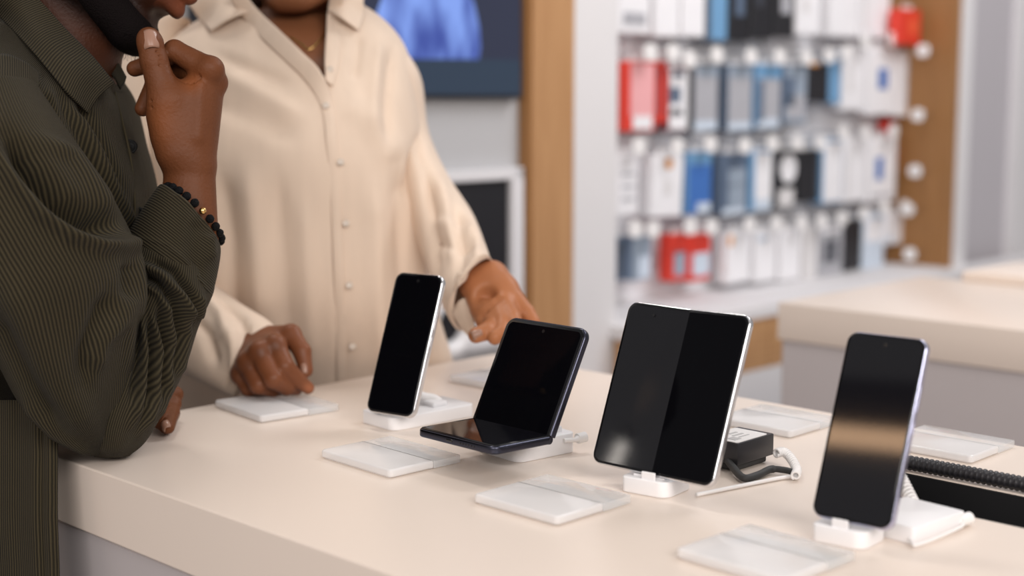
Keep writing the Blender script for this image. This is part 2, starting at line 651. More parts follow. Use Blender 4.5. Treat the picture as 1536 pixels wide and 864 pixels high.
# ---------------------------------------------------------------- materials of the shop
M = {}
M['counter'] = mat('warm_white_laminate', (.78, .675, .59), .34, bump=.02, bscale=60, var=.02, vscale=5)
M['base'] = mat('grey_laminate', (.49, .45, .45), .45, var=.03)
M['white_wall'] = mat('white_paint', (.72, .705, .712), .6, var=.015)
M['grey_wall'] = mat('grey_paint', (.50, .475, .50), .6, var=.02)
M['white_metal'] = mat('white_metal', (.74, .73, .75), .35)
M['wood'] = wood_mat('oak_veneer', (.40, .205, .085), (.50, .275, .125))
M['wood_x'] = wood_mat('oak_veneer_flat', (.40, .205, .085), (.52, .29, .13), axis='X')
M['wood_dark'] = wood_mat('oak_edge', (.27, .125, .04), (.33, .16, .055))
M['floor'] = mat('floor_tile', (.42, .40, .41), .35, var=.06, vscale=3)
M['white_plastic'] = mat('white_plastic', (.84, .83, .84), .35, bump=.03, bscale=400)
M['cable_white'] = mat('white_cable', (.82, .80, .79), .45)
M['black_plastic'] = mat('black_plastic', (.022, .021, .024), .38, bump=.05, bscale=500)
M['black_rubber'] = mat('dark_grey_rubber', (.035, .035, .035), .6)
M['black_gloss'] = mat('black_gloss', (.012, .012, .013), .18)
M['silver'] = mat('silver_metal', (.72, .72, .74), .22, metal=1.0)
M['lilac'] = mat('lilac_metal', (.52, .53, .70), .25, metal=1.0)
M['graphite'] = mat('graphite_metal', (.06, .062, .085), .25, metal=1.0)
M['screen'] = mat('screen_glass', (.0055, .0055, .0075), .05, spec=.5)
M['screen_dark'] = mat('dark_screen_glass', (.002, .002, .003), .04, spec=.10)  # darker, less reflective copy of the screen glass, imitates darker reflections
M['bezel'] = mat('bezel_black', (.004, .004, .005), .12, spec=.3)
M['acrylic'] = mat('frosted_acrylic', (.90, .88, .875), .14, alpha=.62, spec=.6)
M['acrylic_clear'] = mat('clear_acrylic', (.80, .80, .80), .06, alpha=.40, spec=.8)
M['paper'] = mat('white_paper', (.80, .78, .77), .6, var=.03, vscale=20)

# ---------------------------------------------------------------- room shell
bm = bmesh.new()
add_box(bm, (1.5, 1.6, -.03), (14, 14, .06))
tag(from_bm('floor', bm, M['floor']), kind='structure')

# ---- the counter: slab with a cable slot
LEN = 2.3
TH = .0655
Mc = frame(C0)
lc = lambda v: (v - C0).dot(EA)
wc = lambda v: (v - C0).dot(EB)
sx0 = lc(G(1332, 703)); sy1 = (wc(G(1354, 707.6)) + wc(G(1536, 742.3))) / 2; sy0 = (wc(G(1388, 759.7)) + wc(G(1536, 792))) / 2
sx1 = sx0 + .62
counter = empty('display_counter', C0 - Vector((0, 0, CT)), YAW)
tag(counter, 'long warm white display counter in front, carrying the four phones', 'counter')
W_ = FAR
bm = bmesh.new()
xs = [0, sx0, sx1, LEN]; ys = [0, sy0, sy1, W_]
grid = {}
for i, x in enumerate(xs):
    for j, y in enumerate(ys):
        for k, z in enumerate((CT - TH, CT)):
            grid[i, j, k] = bm.verts.new((x, y, z))
for i in range(3):
    for j in range(3):
        if (i, j) == (1, 1): continue
        bm.faces.new([grid[i, j, 1], grid[i + 1, j, 1], grid[i + 1, j + 1, 1], grid[i, j + 1, 1]])
        bm.faces.new([grid[i, j, 0], grid[i, j + 1, 0], grid[i + 1, j + 1, 0], grid[i + 1, j, 0]])
for i in range(3):
    for j in (0, 3):
        bm.faces.new([grid[i, j, 0], grid[i + 1, j, 0], grid[i + 1, j, 1], grid[i, j, 1]])
for j in range(3):
    for i in (0, 3):
        bm.faces.new([grid[i, j, 0], grid[i, j + 1, 0], grid[i, j + 1, 1], grid[i, j, 1]])
for (p, q) in (((1, 1), (2, 1)), ((2, 1), (2, 2)), ((2, 2), (1, 2)), ((1, 2), (1, 1))):
    bm.faces.new([grid[p[0], p[1], 0], grid[q[0], q[1], 0], grid[q[0], q[1], 1], grid[p[0], p[1], 1]])
top = from_bm('countertop', bm, M['counter'], counter)
bv = top.modifiers.new('edge', 'BEVEL'); bv.width = .0016; bv.segments = 2; bv.limit_method = 'ANGLE'
bm = bmesh.new()
add_box(bm, (LEN / 2, W_ / 2, (CT - TH - .003 + .09) / 2), (LEN - .012, W_ - .012, CT - TH - .003 - .09), bev=.002, seg=1)
tag(from_bm('cabinet_body', bm, M['base'], counter), 'grey cabinet body')
bm = bmesh.new()
add_box(bm, (LEN / 2, W_ / 2, .045), (LEN - .1, W_ - .1, .09))
from_bm('plinth', bm, M['black_plastic'], counter)

# cable slot insert
tr = empty('cable_tray', Mc @ Vector((sx0, sy0, 0)), YAW)
tag(tr, 'long black cable tray sunk into the front counter behind the lilac phone', 'cable tray')
bm = bmesh.new()
w, d = sx1 - sx0, sy1 - sy0
add_box(bm, (w / 2, d / 2, -.05), (w - .002, d - .002, .006))
for c, s in (((w / 2, .002, -.026), (w - .002, .003, .05)), ((w / 2, d - .002, -.026), (w - .002, .003, .05)), ((.002, d / 2, -.026), (.003, d - .002, .05)), ((w - .002, d / 2, -.026), (.003, d - .002, .05))):
    add_box(bm, c, s)
from_bm('tray_body', bm, mat('tray_black', (.006, .006, .007), .6), tr)
bm = bmesh.new()
for k in range(4):
    add_tube(bm, [(.03 + .15 * k, d / 2, -.042), (.10 + .15 * k, d / 2 + .004, -.038), (.16 + .15 * k, d / 2 - .003, -.042)], .004, 8)
from_bm('wire', bm, M['black_rubber'], tr)

# ---- black corrugated hose on the counter
h0, h1 = G(1345, 693, CT + .0065), G(1536, 729, CT + .0065)
hd = (h1 - h0).normalized()
hose = empty('corrugated_hose', h0 - hd * .03 - Vector((0, 0, .0065)))
tag(hose, 'black corrugated cable hose lying along the front counter, behind the black slot', 'hose')
bm = bmesh.new()
pts, rad = [], []
nn = 300
for i in range(nn):
    t = i / (nn - 1)
    pts.append(hd * (t * .52) + Vector((0, 0, .0078 + .0004 * math.sin(9 * t))))
    rad.append(.0072 if i % 3 else .0058)
add_tube(bm, pts, rad, 14)
from_bm('hose_tube', bm, M['black_plastic'], hose, smooth=True)
bm = bmesh.new()
add_tube(bm, [hd * -.03 + Vector((0, 0, .0086)), hd * .002 + Vector((0, 0, .0086))], .0082, 16)
from_bm('end_cap', bm, M['black_gloss'], hose, auto=40)


# ---------------------------------------------------------------- acrylic price holders
def price_block(o, ang, label, w=.104, d=.096):
    root = empty('price_holder', o, YAW + ang)
    tag(root, label, 'price holder', 'acrylic price holders on the front counter')
    # thick front piece with a rounded long edge, thinner clear rear piece, card below
    bm = bmesh.new()
    add_prism(bm, rounded_rect(w, d * .60, (.005, .005, .0012, .0012), 5), .0008, .0088, bev=.0024, seg=4)
    from_bm('holder_block', bm, M['acrylic'], root, auto=35)
    bm = bmesh.new()
    add_prism(bm, rounded_rect(w, d * .40 - .0006, (.001, .001, .003, .003), 5), .0008, .0080, Matrix.Translation((0, d * .6 + .0006, 0)), bev=.0006, seg=2)
    tag(from_bm('holder_cover', bm, M['acrylic_clear'], root, auto=35), 'clear rear half of the holder')
    bm = bmesh.new()
    add_prism(bm, rounded_rect(w * .93, d * .94, .003, 4), .0, .0007, Matrix.Translation((w * .03, d * .03, 0)))
    from_bm('price_card', bm, M['paper'], root)
    return root


def corner_at(lx, ly, fx, fy):
    """left corner of a holder and its turn away from the counter edge"""
    p, q = G(lx, ly), G(fx, fy)
    return p, math.atan2(q.y - p.y, q.x - p.x) - YAW


for (lx, ly, fx, fy, w, d, lab) in (
        (321, 611, 392, 636, .108, .100, 'clear acrylic price holder under the fist of the person in beige'),
        (480, 687, 581, 718, .110, .088, 'clear acrylic price holder in front of the white phone and the folding phone'),
        (709, 755, 833, 790, .100, .096, 'clear acrylic price holder in front of the wide unfolded phone'),
        (1012, 838, 1140, 876, .100, .094, 'blurred acrylic price holder nearest the viewer, in front of the lilac phone')):
    p, a = corner_at(lx, ly, fx, fy)
    price_block(p, a, lab, w, d)
for (px, py, lab) in ((1068, 636, 'small acrylic price holder at the far edge, half hidden behind the wide unfolded phone'),
                      (1318, 671, 'acrylic price holder at the far edge, half hidden behind the lilac phone'),
                      (672, 573, 'acrylic price holder at the far left corner, behind the folding phone')):
    price_block(G(px, py), math.radians(0), lab, .10, .094)


# ---------------------------------------------------------------- phones
def slab_phone(name, B, yaw, lean, L, W, T, rad, m_frame, m_screen, label, keys=True):
    """B bottom left corner of the screen; x right, y up along the phone, z out of the screen"""
    root = empty(name, B, 0)
    R = Matrix.Rotation(yaw, 4, 'Z') @ Matrix.Rotation(math.pi / 2 - lean, 4, 'X')
    root.matrix_world = Matrix.Translation(B) @ R
    tag(root, label, 'phone')
    bpy.context.view_layer.update()
    bm = bmesh.new()
    add_prism(bm, rounded_rect(W, L, rad, 8), -T, 0, bev=.0022, seg=4)
    from_bm('phone_body', bm, m_frame, root, auto=50)
    bm = bmesh.new()
    e = .0009
    add_prism(bm, rounded_rect(W - 2 * e, L - 2 * e, rad - e, 8), -.0004, .0003, Matrix.Translation((e, e, 0)), bev=.0003, seg=1)
    from_bm('bezel', bm, M['bezel'], root, auto=50)
    bm = bmesh.new()
    e = .0030
    add_prism(bm, rounded_rect(W - 2 * e, L - 2 * e, rad - e, 8), .0003, .00045, Matrix.Translation((e, e, 0)))
    from_bm('screen', bm, m_screen, root)
    bm = bmesh.new()
    add_prism(bm, [(W / 2 + .0018 * math.cos(a), L - .0085 + .0018 * math.sin(a)) for a in [i * math.pi / 8 for i in range(16)]], .0004, .0006)
    from_bm('front_camera', bm, M['black_gloss'], root)
    if keys:
        for (y0, y1, nm) in ((L * .62, L * .76, 'volume_key'), (L * .50, L * .565, 'power_key')):
            bm = bmesh.new()
            add_box(bm, (W - .0003, (y0 + y1) / 2, -T * .5), (.0012, y1 - y0, .0026), bev=.0004)
            from_bm(nm, bm, m_frame, root)
    # cameras on the back
    for k in range(3):
        bm = bmesh.new()
        add_tube(bm, [(W - .016, L - .016 - .021 * k, -T + .0002), (W - .016, L - .016 - .021 * k, -T - .0018)], .0068, 20)
        from_bm('rear_lens', bm, M['black_gloss'], root, auto=40)
    return root


phone1 = slab_phone('smartphone', Vector((-.1568, 1.4872, .969)), math.radians(-33.9), math.radians(21.4), .1551, .0640, .0080, .010, M['silver'], M['screen_dark'],
                    'silver edged black smartphone leaning on a white stand, furthest left of the phones')
phone4 = slab_phone('smartphone', Vector((.2385, 1.1039, .969)), math.radians(-40.6), math.radians(21.3), .1531, .0691, .0080, .0095, M['lilac'], M['screen'],
                    'black smartphone with lilac edge leaning on a white stand, nearest the viewer')

# the wide unfolded phone: two leaves with a slight fold between them
root = empty('foldable_phone', (0, 0, 0))
fB = Vector((.0718, 1.2717, .969))
root.matrix_world = Matrix.Translation(fB) @ Matrix.Rotation(math.radians(-42.4), 4, 'Z') @ Matrix.Rotation(math.pi / 2 - math.radians(21.4), 4, 'X')
tag(root, 'wide unfolded foldable phone with pale silver frame and a crease down its black screen', 'phone')
bpy.context.view_layer.update()
FL, FW, FT = .1543, .1343, .0066
leaf = math.radians(3.2)
dz = -.5 * FW * math.sin(leaf)
for side in (0, 1):
    Mh = Matrix.Rotation(-leaf if side == 0 else leaf, 4, 'Y')
    Mh = (Matrix.Translation((FW / 2, 0, -.0038)) @ Matrix.Rotation(leaf if side == 0 else -leaf, 4, 'Y') @ Matrix.Translation((-FW / 2 if side == 0 else 0, 0, 0)))
    rr = (.010, .0012, .0012, .010) if side == 0 else (.0012, .010, .010, .0012)
    h = FW / 2 - .0004
    bm = bmesh.new()
    add_prism(bm, [(x + (0 if side == 0 else .0004), y) for x, y in rounded_rect(h, FL, rr, 8)], -FT, 0, Mh, bev=.0018, seg=3)
    body = from_bm('phone_half', bm, M['silver'], root, auto=50)
    bm = bmesh.new()
    e = .0012
    rr2 = tuple(max(.0003, r - e) for r in rr)
    add_prism(bm, [(x + (e if side == 0 else .0001), y + e) for x, y in rounded_rect(h - e + .0003, FL - 2 * e, rr2, 8)], -.0003, .0004, Mh, bev=.0002, seg=1)
    from_bm('bezel', bm, M['bezel'], body, auto=50)
    bm = bmesh.new()
    e = .0034
    rr2 = tuple(max(.0003, r - e) for r in rr)
    add_prism(bm, [(x + (e if side == 0 else 0), y + e) for x, y in rounded_rect(h - e + .0004, FL - 2 * e, rr2, 8)], .0004, .0006, Mh)
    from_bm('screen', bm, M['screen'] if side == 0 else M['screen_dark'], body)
bm = bmesh.new()
add_tube(bm, [(FW / 2, .001, -.0072), (FW / 2, FL - .001, -.0072)], .0034, 14)
from_bm('hinge', bm, M['silver'], root, auto=50)
bm = bmesh.new()
add_tube(bm, [(FW * .23, FL - .011, -.003 + .0006), (FW * .23, FL - .011, .0003 - .0002)], .0013, 12)
from_bm('front_camera', bm, M['black_gloss'], root)
for y0, y1, nm in ((.098, .122, 'volume_key'), (.078, .090, 'power_key')):
    bm = bmesh.new()
    add_box(bm, (FW - .0006, (y0 + y1) / 2, -FT * .5 - .0002), (.0012, y1 - y0, .0024), bev=.0004)
    from_bm(nm, bm, M['silver'], root)

# the folding phone standing half open like a small laptop
uB = Vector((-.0397, 1.3820, .985))
uy, ul = math.radians(-45.7), math.radians(27.6)
US, UW, UT = .1094, .1087, .0078
root = empty('flip_phone', uB)
root.matrix_world = Matrix.Translation(uB) @ Matrix.Rotation(uy, 4, 'Z')
tag(root, 'black folding phone standing half open on a white stand like a small laptop', 'phone')
bpy.context.view_layer.update()
Mu = Matrix.Rotation(math.pi / 2 - ul, 4, 'X')
# the lower leaf: its front edge is seen at these places
fl, fr = G(617, 640, .987), G(735, 678, .987)
ldir = root.matrix_world.inverted() @ fl
LS = math.hypot(ldir.x, ldir.y)
Ml = Matrix.Rotation(-math.atan2(ldir.x, -ldir.y) * 0, 4, 'Z')


def leaf_part(Mx, L, r, name, keys=False):
    bm = bmesh.new()
    add_prism(bm, rounded_rect(UW, L, r, 8), -UT, 0, Mx, bev=.0020, seg=4)
    body = from_bm(name, bm, M['graphite'], root, auto=50)
    bm = bmesh.new(); e = .0016
    r2 = tuple(max(.0004, q - e) for q in r)
    add_prism(bm, rounded_rect(UW - 2 * e, L - e, r2, 8), -.0004, .0006, Mx @ Matrix.Translation((e, e if r[0] > .004 else 0, 0)), bev=.0003, seg=1)
    from_bm('bezel', bm, M['bezel'], body, auto=50)
    bm = bmesh.new(); e = .0050
    r2 = tuple(max(.0004, q - e) for q in r)
    add_prism(bm, rounded_rect(UW - 2 * e, L - e - .0006, r2, 8), .0006, .00075, Mx @ Matrix.Translation((e, e if r[0] > .004 else .0006, 0)))
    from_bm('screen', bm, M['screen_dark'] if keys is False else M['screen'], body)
    return body


ub = leaf_part(Mu, US, (.001, .001, .011, .011), 'upper_half')
sl = math.asin(max(-.3, min(.3, ldir.z / LS)))
sk = Matrix.Rotation(math.atan2(ldir.x, -ldir.y) * 0.0, 4, 'Z')
Mlow = sk @ Matrix.Rotation(-sl, 4, 'X') @ Matrix.Translation((0, -LS, 0))
lb = leaf_part(Mlow, LS, (.009, .009, .001, .001), 'lower_half', True)
bm = bmesh.new()
add_tube(bm, [(.002, .001, -.004), (UW - .002, .001, -.004)], .0043, 16)
from_bm('hinge', bm, M['graphite'], root, auto=50)
bm = bmesh.new()
add_box(bm, (UW * .44, .0012, -UT * .5), (.0095, .004, .0034), Mlow, bev=.0014)
from_bm('charging_port', bm, M['black_gloss'], lb)
for k in range(6):
    bm = bmesh.new()
    add_tube(bm, [Mlow @ Vector((UW * (.58 + .035 * k), .0012, -UT * .5)), Mlow @ Vector((UW * (.58 + .035 * k), -.0003, -UT * .5))], .0009, 8)
    from_bm('speaker_hole', bm, M['black_gloss'], lb)
bm = bmesh.new()
add_tube(bm, [Mu @ Vector((UW / 2, US - .010, .0004)), Mu @ Vector((UW / 2, US - .010, .0010))], .0018, 14)
from_bm('front_camera', bm, M['black_gloss'], ub)


# ---------------------------------------------------------------- stands
def coil(name, pts, parent, wire=.0012, coil_r=.0036, pitch=.0023, m=None, n=None):
    C = catmull(pts, 60)
    L = float(np.linalg.norm(np.diff(C, axis=0), axis=1).sum())
    turns = L / pitch
    n = n or int(turns * 10)
    bm = bmesh.new()
    add_tube(bm, spiral(pts, coil_r, turns, n), wire, 6)
    return from_bm(name, bm, m or M['cable_white'], parent, smooth=True, world=True)


def stand(front_l, front_r, depth, h, label, lip=.3, tilt_lean=math.radians(21.4), back=None):
    """white block whose front edge runs between two image points, with a small lip that holds the phone"""
    p, q = G(*front_l), G(*front_r)
    yaw = math.atan2(q.y - p.y, q.x - p.x)
    w = (q - p).length
    root = empty('phone_stand', p, yaw)
    tag(root, label, 'phone stand')
    bm = bmesh.new()
    add_prism(bm, rounded_rect(w, depth, (.005, .011, .008, .005), 6), 0, h, bev=.0013, seg=3)
    from_bm('stand_base', bm, M['white_plastic'], root, auto=40)
    bm = bmesh.new()
    add_box(bm, (w * lip + .007, .0030, h + .0030), (.014, .0022, .0075), Matrix.Identity(4), bev=.0008)
    from_bm('lip', bm, M['white_plastic'], root)
    # prop behind the phone
    return root, w, yaw


# first stand (silver phone)
s1, w1, y1_ = stand((542, 634), (590, 648), .113, .0145, 'white phone stand with coiled cable under the silver edged smartphone', .33)
Ms = s1.matrix_world
bm = bmesh.new()
add_box(bm, (w1 * .5, .075, .017), (.030, .020, .006), Matrix.Translation((0, 0, 0)) @ Matrix.Rotation(0, 4, 'X'), bev=.002)
from_bm('prop', bm, M['white_plastic'], s1)
bm = bmesh.new()
add_tube(bm, catmull([P(618, 588, 1.56), P(634, 594, 1.57), P(652, 598, 1.575), P(663, 608, 1.575), P(662, 619, 1.572), P(650, 627, 1.565)], 30), .0046, 12)
from_bm('thick_cable', bm, M['cable_white'], s1, smooth=True, world=True)
bm = bmesh.new()
add_tube(bm, catmull([P(622, 600, 1.575), P(632, 618, 1.57), P(641, 632, 1.555)], 16), .0022, 8)
from_bm('plain_cable', bm, M['cable_white'], s1, smooth=True, world=True)

# stand of the folding phone
s2, w2, y2_ = stand((716, 677), (777, 696), .075, .0205, 'white phone stand under the black folding phone', .5)
bm = bmesh.new()
add_tube(bm, [P(846, 661, 1.40), P(862, 660, 1.405), P(869, 657, 1.41)], [.0022, .0024, .0040], 12)
add_tube(bm, [P(866, 658, 1.41), P(878, 655, 1.415)], .0052, 14)
from_bm('cable_plug', bm, M['cable_white'], s2, auto=50, world=True)
bm = bmesh.new()
add_box(bm, (w2 * .75, .060, .0225), (.012, .012, .0075), bev=.002)
from_bm('hinge_support', bm, M['white_plastic'], s2)

# stand of the wide phone
s3, w3, y3_ = stand((931, 737), (1000, 750), .046, .0145, 'small white phone stand under the wide unfolded phone', .42)
bm = bmesh.new()
for (u0, u1) in ((.17, .40), (.62, .85)):
    add_box(bm, ((u0 + u1) / 2 * w3, .014,   .0150), ((u1 - u0) * w3, .012, .0030), bev=.0008)
from_bm('pad', bm, M['white_plastic'], s3)
bm = bmesh.new()
add_box(bm, (w3 * .55, .0435, .018), (.05, .004, .012), bev=.0015)
from_bm('prop', bm, M['white_plastic'], s3)

# stand of the lilac phone
s4, w4, y4_ = stand((1216, 811), (1296, 828), .042, .0145, 'white phone stand with rear block and coiled cable under the lilac edged smartphone', .36)
bm = bmesh.new()
p, q, r = G(1345, 816), G(1371, 819), G(1448, 792)
ax = (r - q).normalized(); ay = Vector((-ax.y, ax.x, 0))
Mb = Matrix(((ax.x, ay.x, 0, q.x), (ax.y, ay.y, 0, q.y), (0, 0, 1, CT), (0, 0, 0, 1)))
Lb = (r - q).length
vs = add_prism(bm, rounded_rect(Lb, .058, .004, 4), 0, .0145, s4.matrix_world.inverted() @ Mb, bev=.0012, seg=2)
from_bm('rear_block', bm, M['white_plastic'], s4, auto=40)
coil('coiled_cable', [P(1346, 708, 1.232), P(1356, 728, 1.222), P(1368, 752, 1.208), P(1378, 772, 1.196)], s4, wire=.0014, coil_r=.0048, pitch=.0033)
bm = bmesh.new()
add_tube(bm, catmull([P(1336, 700, 1.235), P(1350, 775, 1.160), G(1367, 812, CT + .004), G(1380, 816, CT + .003), G(1438, 792, CT + .004), G(1447, 781, CT + .006)], 40), .0014, 8)
from_bm('plain_cable', bm, M['cable_white'], s4, smooth=True, world=True)
bm = bmesh.new()
add_tube(bm, [G(1438, 782, CT + .0062), G(1454, 777, CT + .0062)], .0052, 14)
add_tube(bm, [G(1432, 783, CT + .0062), G(1439, 782, CT + .0062)], .0034, 14)
from_bm('cable_plug', bm, M['cable_white'], s4, auto=50, world=True)
bm = bmesh.new()
add_box(bm, (w4 * .5, .0395, .018), (.04, .004, .012), bev=.0015)
from_bm('prop', bm, M['white_plastic'], s4)

# ---- black security box behind the wide phone
q = G(1117, 716); r = G(1162, 692)
p0 = G(1106, 711)
ax = EB.copy(); ay = -EA
box = empty('security_box', p0, math.atan2(ax.y, ax.x))
tag(box, 'small black security box with a white label behind the wide unfolded phone', 'security box')
bpy.context.view_layer.update()
Mi = box.matrix_world.inverted()
BL, BW, BH = .060, .042, .0215
bm = bmesh.new()
add_box(bm, (BL / 2, BW / 2, BH / 2 + .0075), (BL, BW, BH), bev=.0016)
from_bm('box_body', bm, M['black_plastic'], box, auto=40)
bm = bmesh.new()
add_prism(bm, rounded_rect(BL * .84, BW * .90, .003, 4), BH + .0075, BH + .0081, Matrix.Translation((BL * .02, BW * .04, 0)))
lbm = from_bm('label', bm, M['paper'], box)
bm = bmesh.new()
for (x, y, w, d) in ((.012, .013, .010, .010), (.028, .020, .016, .003), (.028, .013, .016, .002), (.030, .027, .012, .003)):
    add_box(bm, (x, y, BH + .0083), (w, d, .0004))
from_bm('label_print', bm, mat('grey_print', (.5, .49, .49), .6), lbm)
bm = bmesh.new()
add_box(bm, (BL * .5, BW * .52, .004), (BL * .86, BW * .8, .007), bev=.002)
from_bm('foot', bm, M['black_rubber'], box)
# rubber strap that bends around the box
bm = bmesh.new()
sp = catmull([G(1080, 668, CT + .020), G(1086, 682, CT + .013), G(1101, 703, CT + .007), G(1116, 717, CT + .0048), G(1136, 713, CT + .0048), G(1156, 704, CT + .0050), G(1176, 705, CT + .0054), G(1190, 708, CT + .0056)], 60)
for i in range(len(sp) - 1): pass
add_tube(bm, [Vector(v) for v in sp], [.0036] * 45 + [.0030] * 15, 10)
from_bm('strap', bm, M['black_rubber'], box, smooth=True, world=True)
coil('coiled_cable', [G(1164, 680, CT + .016), G(1176, 678, CT + .016), G(1188, 690, CT + .011), G(1195, 705, CT + .0068), G(1193, 714, CT + .0060)], box, wire=.0012, coil_r=.0036, pitch=.0030)
bm = bmesh.new()
add_tube(bm, catmull([G(1194, 714, CT + .003), G(1170, 717, CT + .0024), G(1120, 727, CT + .0022), G(1070, 737, CT + .0022), G(1045, 742, CT + .0022)], 40), .0019, 8)
tag(from_bm('flat_cable', bm, M['cable_white'], box, smooth=True, world=True), 'thin white cable')
# ================================================================ back wall with the accessory display
WO = Vector((.306, 3.4, 0))
WANG = math.radians(46.0)
E2 = Vector((math.cos(WANG), math.sin(WANG), 0)); WN = Vector((math.sin(WANG), -math.cos(WANG), 0))   # along the wall; out of the wall


def WP(px, py, off=0.0):
    """image point -> (along the wall, height) on the upright plane off metres in front of the display plane"""
    d = FWD + (px - 768) / FOC * RGT + (432 - py) / FOC * UPV
    o = WO + WN * off
    t = (o - CAM).dot(WN) / d.dot(WN)
    p = CAM + d * t
    return (p - o).dot(E2), p.z


def wroot(name, t, z=0.0, off=0.0):
    p = WO + WN * off + E2 * t
    return empty(name, (p.x, p.y, z), WANG)


def wbox(bm, t0, t1, off0, off1, z0, z1, bev=0.0, o=(0, 0, 0)):
    """box in wall axes, relative to o = (t, off, z)"""
    return add_box(bm, ((t0 + t1) / 2 - o[0], -(off0 + off1) / 2 + o[1], (z0 + z1) / 2 - o[2]), (t1 - t0, abs(off1 - off0), z1 - z0), bev=bev, seg=2)


def wstruct(name, boxes, m):
    bm = bmesh.new()
    for b in boxes: wbox(bm, *b)
    bmesh.ops.transform(bm, matrix=Matrix.Translation(WO) @ Matrix.Rotation(WANG, 4, 'Z'), verts=bm.verts[:])
    o = from_bm(name, bm, m)
    return tag(o, kind='structure')


HT = 3.2
FO = .13                                               # front plane of the pillars
T = lambda px, off: WP(px, 200, off)[0]
tw0, tw1, tw2 = T(799, FO), T(861, FO), T(926, FO)
t_end = T(1292, -.15)                                  # far end of the niche
wstruct('wall_back', [(-2.3, t_end + .02, -.20, -.155, 0, HT)], M['grey_wall'])
wstruct('wall_left', [(-2.3, tw0 + .01, -.15, FO - .03, 0, HT)], mat('light_grey_paint', (.50, .50, .51), .6, var=.03, vscale=3))
wstruct('trim_1', [(tw0, tw1, -.15, FO, 0, HT)], M['wood'])
wstruct('trim_6', [(T(788, FO - .01), tw0 - .001, -.15, FO - .008, 0, HT)], M['wood_dark'])  # dark wood strip imitates the shaded left side of the oak column
wstruct('trim_2', [(tw1, tw2, -.15, FO, 0, HT)], M['white_wall'])
# wood return at the right end of the niche, white end strip and the grey wall beyond
r_off = FO + .02
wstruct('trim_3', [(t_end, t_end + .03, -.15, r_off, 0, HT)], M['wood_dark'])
t3 = t_end + .03
t4 = T(1452, r_off); t5 = T(1512, FO - .06)
wstruct('trim_4', [(t3, max(t4, t3 + .03), -.15, r_off + .005, 0, HT)], M['white_wall'])
wstruct('wall_right', [(max(t4, t3 + .03), t5, -.15, FO - .06, 0, HT)], M['grey_wall'])
wstruct('trim_5', [(t5, t5 + 2.2, -.15, FO - .03, 0, HT)], M['white_wall'])

# ---- slatted display panel
dp = wroot('display_backboard', 0, 0)
tag(dp, 'pale grey slatted board that carries the rows of accessories on the back wall', 'backboard')
bm = bmesh.new()
wbox(bm, tw2, t_end - .001, -.154, -.075, .45, HT)
from_bm('panel_board', bm, mat('panel_grey', (.80, .79, .81), .5, var=.02), dp)
rail_px = [(1000, 10), (1000, 62), (1000, 203), (1000, 338)]
for (x, y) in rail_px:
    z = WP(x, y, -.12)[1]
    bm = bmesh.new()
    wbox(bm, tw2 + .005, t_end - .003, -.075, -.071, z - .012, z + .012, bev=.003)
    from_bm('rail', bm, M['white_metal'], dp)

# ---- packets
COLS = {'white': (.86, .85, .87), 'offwhite': (.72, .70, .70), 'red': (.72, .045, .025), 'pink': (.85, .42, .43), 'blue': (.05, .16, .48), 'sky': (.16, .34, .56),
        'slate': (.10, .14, .21), 'steel': (.30, .36, .44), 'black': (.012, .012, .016), 'grey': (.42, .42, .45), 'dark': (.045, .05, .065), 'ice': (.60, .68, .78), 'maroon': (.22, .06, .07), 'orange': (.8, .33, .05), 'rust': (.82, .12, .05)}
PM = {k: mat('packet_' + k, v, .38, var=.05, vscale=25) for k, v in COLS.items()}
PM['hook'] = mat('chrome_wire', (.7, .7, .71), .25, metal=1.0)
PM['tagw'] = mat('hook_tag_white', (.86, .84, .83), .4)
HOOKS = 'hooks of the accessory display'
PACKS = 'accessory packets on the back wall'


